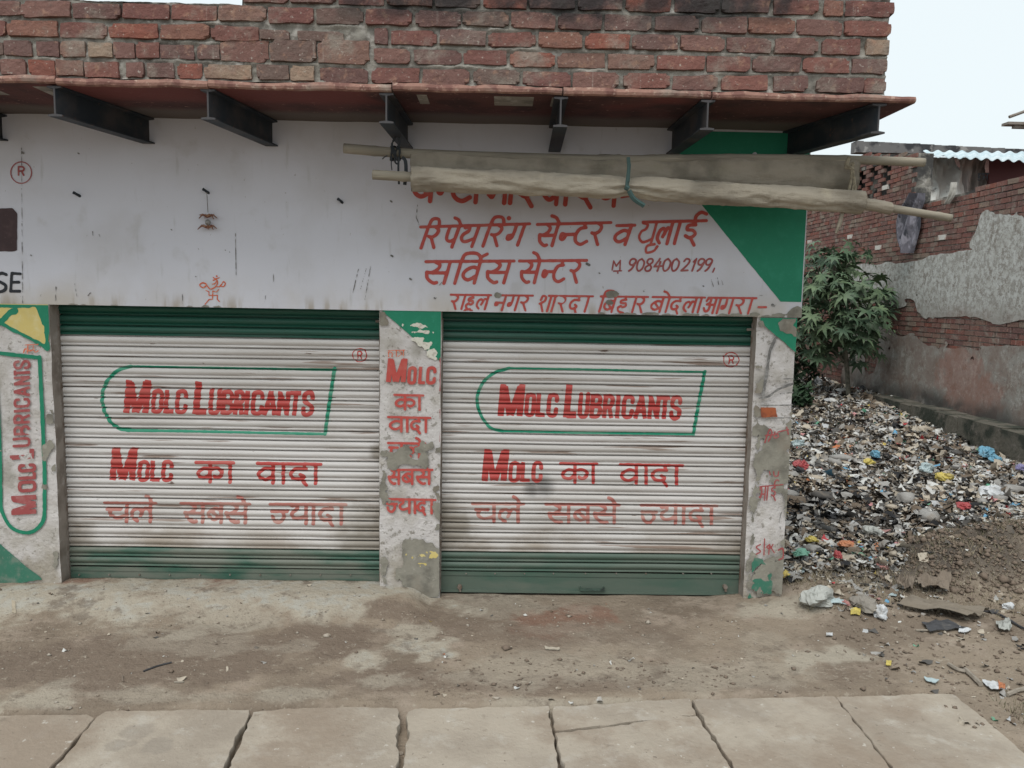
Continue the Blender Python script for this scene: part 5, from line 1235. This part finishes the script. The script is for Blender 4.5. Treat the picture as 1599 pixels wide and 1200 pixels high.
def lumps(name, n, xx, yy, size, seed, wt, **k):
    r_ = np.random.default_rng(seed); V, F_ = ball((0, 0, 0), 1, 5); V = np.array(V); m_ = len(V)
    s_ = size*np.exp(np.clip(r_.normal(0, .45, n), -1, 1.1)); P = V[None]*(1+.85*fbm(V[None, :, 0]*1.7+np.arange(n)[:, None]*3.7+V[None, :, 1], V[None, :, 2]*1.9+np.arange(n)[:, None]*1.3, seed, 3))[..., None]
    P = P*np.stack([s_*r_.uniform(.8, 1.7, n), s_, s_*r_.uniform(.35, .8, n)], -1)[:, None]; a = r_.uniform(0, 2*PI, n); c_, q_ = np.cos(a)[:, None], np.sin(a)[:, None]
    P = np.stack([P[..., 0]*c_-P[..., 1]*q_, P[..., 0]*q_+P[..., 1]*c_, P[..., 2]], -1)+np.stack([xx, yy, G(xx, yy)+.03+s_*.2], -1)[:, None]
    f = (np.arange(n)[:, None, None]*m_+np.array(F_)[None]).reshape(-1, 4); cl = r_.choice(len(TC), n, p=wt/wt.sum()); heap(name, P.reshape(-1, 3), f, np.repeat(cl, len(F_)), **k)
sel = rn.choice(len(xx), 650, replace=False)
lumps('crumpled_bags', 650, xx[sel], yy[sel], .030, 9, np.array([.3, .14, .16, .22, .05, .12, .006, .006, .006, .004, .006, .02, .004]), label='many crumpled dusty bags and rags lying through the heap', cat='rubbish', kind='stuff')
# thinner litter on the bare soil in front
n = 9000; xx = rn.uniform(1.95, 6., n); yy = rn.uniform(-1.5, 1.3, n); kp = rn.random(n) < .25+.75*(fbm(xx*2, yy*2, 60, 3) > .05); kp &= rn.random(n) < .45+.3*(yy+1.5)
kp &= ~((xx > 1.95) & (yy < -1.42) & (yy > -2.9))
xx, yy = xx[kp], yy[kp]
v, f, mi = scrap(len(xx), xx, yy, .0115, .22, .004, wt=np.array([.15, .10, .3, .35, .03, .15, .004, .006, .006, .003, .01, .02, .004]), seed=5)
heap('litter', v, f, mi, label='thin scatter of leaves, paper and wrapper bits on the bare soil', cat='litter', kind='stuff')
n = 260; xx = rn.uniform(-3.3, 2.0, n); yy = -1.3+1.3*rn.random(n)
v, f, mi = scrap(n, xx, yy, .0062, .2, .001, wt=np.array([.2, .22, .4, .15, .02, .1, 0, .0, .004, 0, .01, .0, .0]), seed=7)
heap('fine_litter', v, f, mi, label='tiny paper flecks and dry leaf bits on the apron', cat='litter', kind='stuff')
# pebbles and clods
def pebbles(name, n, xr, yr, r0, mat, seed, dens=None, **k):
    rg = np.random.default_rng(seed); x = rg.uniform(*xr, n); y = rg.uniform(*yr, n)
    if dens is not None: kp = rg.random(n) < dens(x, y); x, y = x[kp], y[kp]
    n = len(x); o = np.array([(1, 0, 0), (-1, 0, 0), (0, 1, 0), (0, -1, 0), (0, 0, 1), (0, 0, -1)], float)
    q = np.array([(0, 2, 4), (2, 1, 4), (1, 3, 4), (3, 0, 4), (2, 0, 5), (1, 2, 5), (3, 1, 5), (0, 3, 5)])
    r = r0*np.exp(rg.normal(0, .5, n)); v = o[None]*r[:, None, None]*(1+rg.normal(0, .3, (n, 6, 1)))*np.array([1, 1, .6])
    a = rg.uniform(0, 2*PI, n); c_, s_ = np.cos(a)[:, None], np.sin(a)[:, None]
    v = np.stack([v[..., 0]*c_-v[..., 1]*s_, v[..., 0]*s_+v[..., 1]*c_, v[..., 2]], -1)
    v += np.stack([x, y, G(x, y)+r*.25], -1)[:, None]
    me = np_mesh(name, v.reshape(-1, 3), (np.arange(n)[:, None, None]*6+q[None]).reshape(-1, 3)); obj(name, me, mat, kind='stuff', **k)
m_peb = M('pale_pebble', (.36, .32, .27), [((.22, .18, .14), dict(s=40, lo=.45, hi=.6))], rough=.9)
m_clod = M('earth_clod', (.175, .135, .105), rough=.98)
pebbles('pebbles', 900, (-3.3, 2.3), (-1.33, -.1), .0045, m_peb, 3, lambda x, y: .12+.9*(fbm(x*1.7, y*2.5, 70, 3) > .12), label='small pale pebbles strewn over the dusty apron', cat='pebbles')
pebbles('mound_clods', 5000, (2.7, 5.2), (.1, 1.1), .010, m_clod, 14, label='rough clods over the soil mound')
pebbles('earth_clods', 13000, (-3.3, 5), (-1.4, 1.2), .0055, m_clod, 4, lambda x, y: np.where((x < 1.8), .02+.75*sstep(.05, .3, fbm(x*1.3, y*2.2, 71, 3))*sstep(-.55, -.95, y+0*x), .75)*((y < .02) | (x > 1.8)), label='crumbs and clods of dry earth', cat='earth')

# ------------------------------------------------------------------ single pieces of rubbish one can point to
def TM(name, c, rough=.5):
    c = tuple(.82*v+.03 for v in c)
    return M(name, c, [(tuple(v*.6 for v in c), dict(s=14, d=5, lo=.5, hi=.68, amp=.6)), ((.2, .17, .13), dict(s=8, d=5, lo=.55, hi=.7, amp=.5))], rough=rough, bump=[(35, .4, .006)])
def bag(name, px, py, w_px, h_px, mat, seed, label, cat, lift=.5):
    q = hit(px, py+h_px*.4); k = np.linalg.norm(q-CAM)/F; rx, rz = w_px*k/2, h_px*k/2
    if q[1] > .25 and py < 872:
        ex = .075; q = q+(CAM-q)*(ex/(CAM[2]-q[2]))
    V, F_ = ball((0, 0, 0), 1, 13); W = []
    for v_ in V:
        x, y, z = v_; n1 = 1+.75*float(fbm(x*1.6+seed*3.3+y, z*1.8+y*1.3, seed, 4))+.35*abs(float(fbm(x*4+seed, z*4+y*3.5, seed+4, 3)))
        W.append((x*rx*n1, y*rx*.7*n1, max(z*rz*n1, -rz*.55)))
    me = mesh(name, W, F_, False)
    tag(obj(name, me, mat, loc=(q[0], q[1], q[2]+rz*lift), rot=(0, 0, seed*1.3)), label, cat)
def flatpiece(name, pts, mat, seed, label, cat, bump_=.02, lift=.012, thick=.003):
    """pts: photo outline, 4 corners; crumpled sheet lying on the ground"""
    c = [hit(*p) for p in pts]; nx, ny = 13, 9; V = []; nn = nx*ny
    for top in (1, 0):
        for j in range(ny):
            for i in range(nx):
                u, t = i/(nx-1), j/(ny-1); e = float(fbm(u*5+seed, t*5, seed, 3))*.06; a = c[0]*(1-u)+c[1]*u; b = c[3]*(1-u)+c[2]*u; p = a*(1-t)+b*t
                p = p+(c[1]-c[0])*e*(t in (0, 1))+(c[3]-c[0])*e*(u in (0, 1))
                V.append((p[0], p[1], float(G(p[0], p[1]))+lift+bump_*(.6+float(fbm(u*4+seed, t*3.2, seed+3, 4)))-thick*(1-top)))
    F_ = []
    for o_, s_ in ((0, 1), (nn, -1)):
        for j in range(ny-1):
            for i in range(nx-1):
                a = o_+j*nx+i; F_.append((a, a+1, a+nx+1, a+nx)[::s_])
    bd = [i for i in range(nx)]+[j*nx+nx-1 for j in range(1, ny)]+[(ny-1)*nx+i for i in range(nx-2, -1, -1)]+[j*nx for j in range(ny-2, 0, -1)]
    for k in range(len(bd)): a, b = bd[k], bd[(k+1) % len(bd)]; F_.append((a, a+nn, b+nn, b))
    cc = np.mean(V, 0); tag(obj(name, mesh(name, [np.array(v_)-cc for v_ in V], F_, False), mat, loc=tuple(cc)), label, cat)
mB, mW, mR, mY, mG, mO = TM('sky_blue_film', (.14, .36, .50)), TM('white_film', (.62, .64, .66)), TM('red_film', (.40, .05, .055)), TM('yellow_film', (.60, .48, .10)), TM('green_film', (.16, .38, .28)), TM('orange_film', (.55, .2, .08))
mK, mCl, mBr, mCa = TM('black_film', (.025, .025, .03)), TM('cloudy_film', (.42, .43, .40)), TM('brown_canvas', (.20, .165, .125), .95), TM('brown_cardboard', (.20, .155, .115), .95)
mLB, mP = TM('pale_blue_film', (.42, .52, .54)), TM('pink_film', (.58, .26, .24))
for a in [
 ('plastic_bag', 1541, 706, 24, 16, mB, 1, 'crumpled sky blue bag near the foot of the boundary wall', 'bag'),
 ('plastic_bag', 1554, 717, 14, 9, mB, 2, 'small blue bag just below the larger sky blue one', 'bag'),
 ('plastic_bag', 1548, 768, 32, 17, mW, 3, 'round white bag at the right, below the blue bags', 'bag'),
 ('plastic_bag', 1366, 709, 12, 11, mB, 4, 'teal blue bag in the middle of the heap', 'bag'),
 ('plastic_bag', 1246, 692, 16, 10, mLB, 5, 'light blue bag beside the upper part of the corner pillar', 'bag'),
 ('plastic_bag', 1250, 725, 22, 14, mR, 6, 'red bag beside the corner pillar', 'bag'),
 ('plastic_bag', 1248, 734, 12, 9, mK, 7, 'small black bag under the red bag', 'bag'),
 ('plastic_bag', 1446, 731, 22, 12, mLB, 8, 'pale blue bag between the teal bag and the round white bag', 'bag'),
 ('wrapper', 1474, 745, 17, 13, mY, 9, 'yellow wrapper right of the pale blue bag', 'wrapper'),
 ('wrapper', 1357, 721, 16, 8, mY, 10, 'dull yellow wrapper below the teal bag', 'wrapper'),
 ('plastic_bag', 1308, 866, 14, 10, mR, 11, 'bright red bag low in the heap', 'bag'),
 ('wrapper', 1322, 849, 18, 9, mO, 12, 'orange wrapper above the bright red bag', 'wrapper'),
 ('wrapper', 1504, 790, 22, 9, mR, 13, 'flat red wrapper lower left of the round white bag', 'wrapper'),
 ('wrapper', 1268, 842, 16, 9, mY, 14, 'yellow wrapper near the pillar above the green one', 'wrapper'),
 ('wrapper', 1250, 862, 24, 9, mG, 15, 'pale green wrapper beside the lower pillar', 'wrapper'),
 ('plastic_bag', 1364, 830, 26, 12, mCl, 16, 'cloudy grey bag in the blackened part of the heap', 'bag'),
 ('wrapper', 1378, 884, 18, 9, mP, 17, 'pink wrapper at the lower edge of the heap', 'wrapper'),
 ('plastic_bag', 1374, 956, 24, 16, mW, 18, 'crumpled clear white bag on the soil right of the yellow packet', 'bag'),
 ('wrapper', 1321, 941, 11, 8, mP, 19, 'small pink scrap between the carton and the clear bag', 'wrapper'),
 ('plastic_bag', 1276, 930, 46, 26, mCl, 20, 'greyish crumpled sack beside the foot of the corner pillar', 'bag'),
 ('plastic_bag', 1345, 940, 44, 20, TM('dusty_sack', (.26, .235, .20), .9), 21, 'dusty beige sack between grey sack and brown cloth', 'bag'),
 ('paper_scrap', 1575, 946, 15, 9, mW, 22, 'white cup shaped scrap at the right beyond the brown cloth', 'paper'),
 ('plastic_bag', 1278, 595, 14, 12, mW, 23, 'white bag caught in the shrub behind the pillar', 'bag'),
 ('plastic_bag', 1594, 731, 12, 9, TM('violet_film', (.24, .22, .42)), 24, 'violet bag at the far right edge of the heap', 'bag'),
 ]: bag(*a)
for a in [
 ('yellow_packet', [(1328, 954), (1344, 955), (1343, 964), (1328, 963)], mY, 1, 'flat yellow packet on the soil right of the pillar foot', 'packet', .006),
 ('paper_scrap', [(1398, 924), (1403, 925), (1400, 934), (1387, 933)], mLB, 2, 'pale blue paper scrap left of the cardboard', 'paper', .006),
 ('plastic_film', [(1233, 886), (1256, 894), (1256, 899), (1230, 898)], mLB, 3, 'pale blue film beside the pillar foot', 'film', .02),
 ('plastic_film', [(1262, 937), (1320, 942), (1322, 948), (1268, 947)], mLB, 4, 'long pale film strip below the grey sack', 'film', .012),
 ('paper_scrap', [(1498, 983), (1517, 986), (1510, 992), (1496, 990)], mW, 5, 'white paper scrap below the long brown cloth', 'paper', .008),
 ('food_pouch', [(1532, 1067), (1556, 1069), (1572, 1083), (1546, 1082)], mW, 6, 'white food pouch at lower right near the drain', 'pouch', .012),
 ('orange_scrap', [(1558, 1071), (1568, 1076), (1570, 1083), (1559, 1083)], mO, 7, 'orange scrap against the white food pouch', 'scrap', .012, .02),
 ('paper_scrap', [(1442, 1061), (1466, 1066), (1460, 1071), (1446, 1067)], mLB, 8, 'narrow white and blue wrapper before the rightmost flagstone', 'wrapper', .004),
 ('yellow_wrapper', [(1384, 1035), (1392, 1036), (1391, 1043), (1383, 1042)], mY, 9, 'tiny yellow wrapper on bare soil above the flagstones', 'wrapper', .004),
 ('cardboard', [(1404, 914), (1430, 908), (1424, 932), (1399, 922)], mCa, 10, 'brown cardboard flap standing left of the mound', 'cardboard', .05, .02),
 ('cardboard', [(1430, 913), (1486, 905), (1480, 934), (1432, 926)], mCa, 11, 'larger brown cardboard sheet at the foot of the mound', 'cardboard', .06, .02),
 ('brown_cloth', [(1400, 952), (1450, 946), (1546, 962), (1510, 976)], mBr, 12, 'long dusty brown cloth lying before the mound', 'cloth', .05, .02),
 ('black_plastic', [(1440, 976), (1480, 973), (1512, 985), (1452, 992)], mK, 13, 'black plastic sheet under the brown cloth', 'plastic', .014),
 ('grey_sheet', [(1554, 976), (1575, 972), (1580, 988), (1560, 990)], mCl, 14, 'cloudy plastic sheet at right below the cup shaped scrap', 'plastic', .02),
 ('white_sheet', [(1552, 795), (1596, 800), (1588, 810), (1560, 806)], mCl, 15, 'pale plastic sheet at right under the round white bag', 'plastic', .03),
 ('paper_wad', [(1290, 992), (1300, 992), (1300, 996), (1290, 996)], mW, 16, 'little white paper wad on the cement right of the pillar', 'paper', .004),
 ('leaf_scrap', [(850, 1011), (874, 1013), (874, 1017), (852, 1016)], TM('straw_paper', (.45, .40, .32), .9), 17, 'curled straw coloured scrap on the dirt below the right shutter', 'scrap', .006, .004),
 ('paper_scrap', [(848, 1159), (858, 1158), (862, 1169), (854, 1171)], TM('printed_paper', (.46, .44, .36), .9), 18, 'folded paper scrap in the gap before the raised slab', 'paper', .006, .012),
 ('wood_chip', [(18, 938), (24, 940), (25, 959), (19, 957)], TM('pale_wood', (.42, .36, .27), .9), 19, 'upright wood chip lying on the apron at far left', 'chip', .002, .004),
 ]: flatpiece(*a)
def stick(name, pts, r, mat, label, cat='stick'):
    P = [hit(*p)+np.array([0, 0, r*1.2]) for p in pts]; c = P[0]; mb = MB(); mb.tube([p-c for p in catmull(P, 4)], r, 6, wob=.4, seed=3)
    tag(mb.build(name, mat, loc=tuple(c)), label, cat)
m_twig = TM('grey_twig', (.30, .26, .21), .9)
stick('stick', [(1506, 1049), (1520, 1062), (1531, 1073)], .011, m_twig, 'pale stick pointing at the white food pouch')
stick('stick', [(1480, 1040), (1495, 1049), (1507, 1052)], .009, m_twig, 'short broken stick above the pale one')
stick('stick', [(1573, 1089), (1590, 1082), (1612, 1078)], .010, m_twig, 'stick at right edge under the pouch')
stick('twig', [(1530, 955), (1560, 962), (1600, 985), (1640, 1000)], .007, mK, 'dark twig running right from the brown cloth')
stick('twig', [(1430, 986), (1465, 986), (1488, 982), (1492, 976)], .005, m_twig, 'thin bent twig on the black plastic sheet')
stick('twig', [(1325, 928), (1345, 922), (1362, 914), (1379, 920)], .006, m_twig, 'pale curved twig above the dusty sack')
stick('twig', [(224, 1050), (245, 1042), (268, 1036)], .004, mK, 'thin dark twig on the dirt above the stained flagstone')
stick('cigarette_butt', [(272, 1067), (287, 1067)], .004, m_twig, 'pale cigarette butt at the flagstone edge on the left', 'butt')
stick('cigarette_butt', [(191, 1057), (192, 1066)], .004, mCa, 'brown cigarette butt standing end on above the stained flagstone', 'butt')
for (px, py, r_, lb) in [(511, 994, .016, 'flat pale stone on the dirt left of the middle pillar'), (872, 1076, .011, 'small pale stone above the narrow flagstone strip'), (775, 1091, .013, 'whitish stone just above the flagstone gap'), (693, 1000, .008, 'brown pebble below the middle pillar'), (107, 1107, .012, 'pale stone at the left beside the first flagstone joint'), (625, 1178, .011, 'white stone stuck in the dirt-filled gap')]:
    q = hit(px, py); V, F_ = ball((0, 0, 0), r_, 6, (1.3, 1, .6)); V = [(a*(1+.2*float(fbm(a*90+px, c*90, 3))), b, c) for a, b, c in V]
    tag(obj('stone', mesh('stone', V, F_), m_peb, loc=(q[0], q[1], q[2]+r_*.3)), lb, 'stone')

# ================================================================== TREE AND WEEDS
m_leaf = M('castor_leaf', (.075, .12, .068), [((.12, .17, .09), dict(s=1.7, d=3, lo=.45, hi=.65)), ((.028, .06, .035), dict(s=4, d=3, lo=.5, hi=.65, amp=.7)), ((.11, .115, .09), dict(s=9, d=4, lo=.55, hi=.7, amp=.5))], rough=.55)
m_leafd = M('dark_weed_leaf', (.03, .06, .03), [((.06, .085, .04), dict(s=3, d=3, lo=.45, hi=.65))], rough=.7)
m_bark = M('tree_bark', (.16, .15, .12), [((.09, .085, .07), dict(s=14, d=5, lo=.45, hi=.65))], rough=.95, bump=[(30, .7, .006)])
def leaf_mesh(seed, lobes=7):
    rg = random.Random(seed); V = [(0, 0, 0)]; n = lobes
    for i in range(n):
        a = -2.2+4.4*i/(n-1); L = (.5+.5*math.cos(a*.55))*(.9+.2*rg.random()); dz = -.18*L*L*(1+rg.random()*.8)
        V.append((math.sin(a)*L, math.cos(a)*L, dz))
        V.append((math.sin(a-.16)*L*.62, math.cos(a-.16)*L*.62, dz*.2+.03)); V.append((math.sin(a+.16)*L*.62, math.cos(a+.16)*L*.62, dz*.2+.03))
        if i < n-1: am = a+2.2/(n-1); V.append((math.sin(am)*L*.36, math.cos(am)*L*.36, -.02))
        else: V.append((0, -.05, 0))
    F_ = []
    for i in range(n):
        o = 1+4*i; F_ += [(0, o+1, o, o+2)]
        F_.append((0, o+2, o+3)) if i < n-1 else None
        if i: F_.append((0, 1+4*(i-1)+3, o+1))
    F_ = [f_ for f_ in F_ if f_]
    me = mesh('leaf', V, F_); me.materials.append(m_leaf); return me
LM = [leaf_mesh(s_) for s_ in range(6)]
tb_ = np.array(on_y(1325, 618, 7.9)); tr = empty('castor_tree', tuple(tb_), label='young tree with large lobed leaves against the boundary wall', cat='tree')
rg = random.Random(21)
def T_(x, y, Y=7.9): return np.array(on_y(x, y, Y))-tb_
mb = MB(); mb.tube(catmull([T_(1325, 626), T_(1322, 570), T_(1315, 510), T_(1308, 455), T_(1300, 410)], 4), [.038]*6+[.032]*5+[.028]*4+[.02]*2, 8); mb.build('trunk', m_bark, tr, True)
mb = MB(); mb.tube(catmull([T_(1318, 565), T_(1300, 545), T_(1282, 528), T_(1268, 505)], 3), .02, 6); mb.build('limb', m_bark, tr, True)
ends = []
for (x, y, dY) in [(1272, 415, .1), (1300, 392, -.1), (1330, 408, .2), (1350, 440, -.2), (1374, 470, .1), (1290, 440, -.4), (1268, 460, -.2), (1318, 450, -.5), (1340, 480, -.5), (1285, 490, -.4), (1310, 500, -.5), (1362, 505, -.2), (1338, 520, -.3), (1262, 505, .1), (1270, 540, .0), (1300, 530, -.2), (1345, 548, .2), (1262, 470, .3), (1308, 425, .4), (1345, 465, .3)]:
    e = T_(x, y, 7.9+dY); t = rg.uniform(.45, .9); s0 = T_(1322-20*t, 570-150*t)
    mb = MB(); mid = (s0+e)/2+np.array([0, 0, .12]); mb.tube(catmull([s0, mid, e], 4), .014, 5); mb.build('limb', m_bark, tr); ends.append(e)
for e in ends:
    for k in range(19):
        a = rg.uniform(0, 2*PI); dr = .27*math.sqrt(rg.random())+.06; c = e+np.array([math.cos(a)*dr, math.sin(a)*dr, rg.uniform(-.2, .17)])
        o = bpy.data.objects.new('leaf', rg.choice(LM)); COL.objects.link(o); o.parent = tr; o.location = tuple(c); sc_ = rg.uniform(.12, .27); o.scale = (sc_, sc_, sc_)
        o.rotation_euler = (rg.uniform(-1.1, -.25), rg.uniform(-.4, .4), math.atan2(-(c-e)[0], (c-e)[1])+rg.uniform(-.5, .5))
# low dark bush left of the tree, creeping over the rubbish
def weeds(name, cx, cy, rx, ry, h, n, size, mat, seed, label, cat, kind=None, lobes=3):
    r_ = np.random.default_rng(seed); a = r_.uniform(0, 2*PI, n); q = np.sqrt(r_.random(n)); x = cx+rx*q*np.cos(a); y = cy+ry*q*np.sin(a); hh = h*(1-q**2*.6)*(.35+.65*fbm(x*3+9, y*3, seed, 2)+.4)
    z = G(x, y)+np.abs(hh)*r_.random(n)**.7; s_ = size*np.exp(r_.normal(0, .3, n)); yw = r_.uniform(0, 2*PI, n); tl = r_.uniform(-1.0, 1., n)
    base = np.array([(-.45, 0, 0), (0, -1, -.1), (.45, 0, .05), (0, 1.1, -.25)]); P = base[None]*s_[:, None, None]
    Y1 = P[..., 1]*np.cos(tl)[:, None]-P[..., 2]*np.sin(tl)[:, None]; Z1 = P[..., 1]*np.sin(tl)[:, None]+P[..., 2]*np.cos(tl)[:, None]; X1 = P[..., 0]
    v = np.stack([X1*np.cos(yw)[:, None]-Y1*np.sin(yw)[:, None]+x[:, None], X1*np.sin(yw)[:, None]+Y1*np.cos(yw)[:, None]+y[:, None], Z1+z[:, None]], -1).reshape(-1, 3)
    f = np.arange(n*4).reshape(-1, 4); me = np_mesh(name, v, f); c = np.array([cx, cy, float(G(cx, cy))])
    me.transform(Matrix.Translation(-Vector(c))); tag(obj(name, me, mat, loc=tuple(c), kind=kind), label, cat)
c = hit(1275, 640); weeds('bush', 4.1, 7.2, .55, .5, .75, 1300, .06, m_leafd, 3, 'low dark bush between the shop corner and the tree', 'bush')
weeds('bush', 4.9, 9.6, .8, .7, 1.9, 1500, .07, m_leafd, 4, 'tall dark bush behind the tree', 'bush')
weeds('creeper', 6.05, 5.0, .25, 1.6, .12, 900, .03, m_leafd, 6, 'thin green creeper on the plinth by the wall', 'creeper', 'stuff')
# grass on the mound
def grass(name, n, xf, seed, h, mat, label):
    r_ = np.random.default_rng(seed); x, y = xf(r_, n); z = G(x, y); a = r_.uniform(0, 2*PI, n); hh = h*r_.uniform(.4, 1.2, n); ln = r_.normal(0, .6, (n, 2))*hh[:, None]; w_ = .0025
    p0 = np.stack([x-np.cos(a)*w_, y-np.sin(a)*w_, z-.005], -1); p1 = np.stack([x+np.cos(a)*w_, y+np.sin(a)*w_, z-.005], -1)
    t = np.stack([x+ln[:, 0], y+ln[:, 1], z+hh], -1); v = np.stack([p0, p1, t], 1).reshape(-1, 3)
    obj(name, np_mesh(name, v, np.arange(n*3).reshape(-1, 3)), mat, kind='stuff', label=label, category='grass') if False else tag(obj(name, np_mesh(name, v, np.arange(n*3).reshape(-1, 3)), mat), label, 'grass', kind='stuff')
m_grass = M('dry_green_grass', (.12, .12, .07), [((.24, .20, .14), dict(s=12, lo=.45, hi=.6))], rough=.9)
grass('grass', 2600, lambda r_, n: (3.5+r_.normal(0, .55, n), .75+r_.normal(0, .28, n)), 3, .045, m_grass, 'sparse grass growing over the soil mound')
grass('straw', 3500, lambda r_, n: (r_.uniform(1.8, 3.4, n), r_.uniform(-.2, .6, n)), 5, .035, M('dry_straw', (.28, .24, .17)), 'dry straw and rootlets on the soil beside the pillar')
grass('verge_grass', 900, lambda r_, n: (r_.uniform(2.3, 3.2, n), -1.3+r_.normal(0, .08, n)), 6, .05, m_grass, 'short green grass along the brink of the drain')
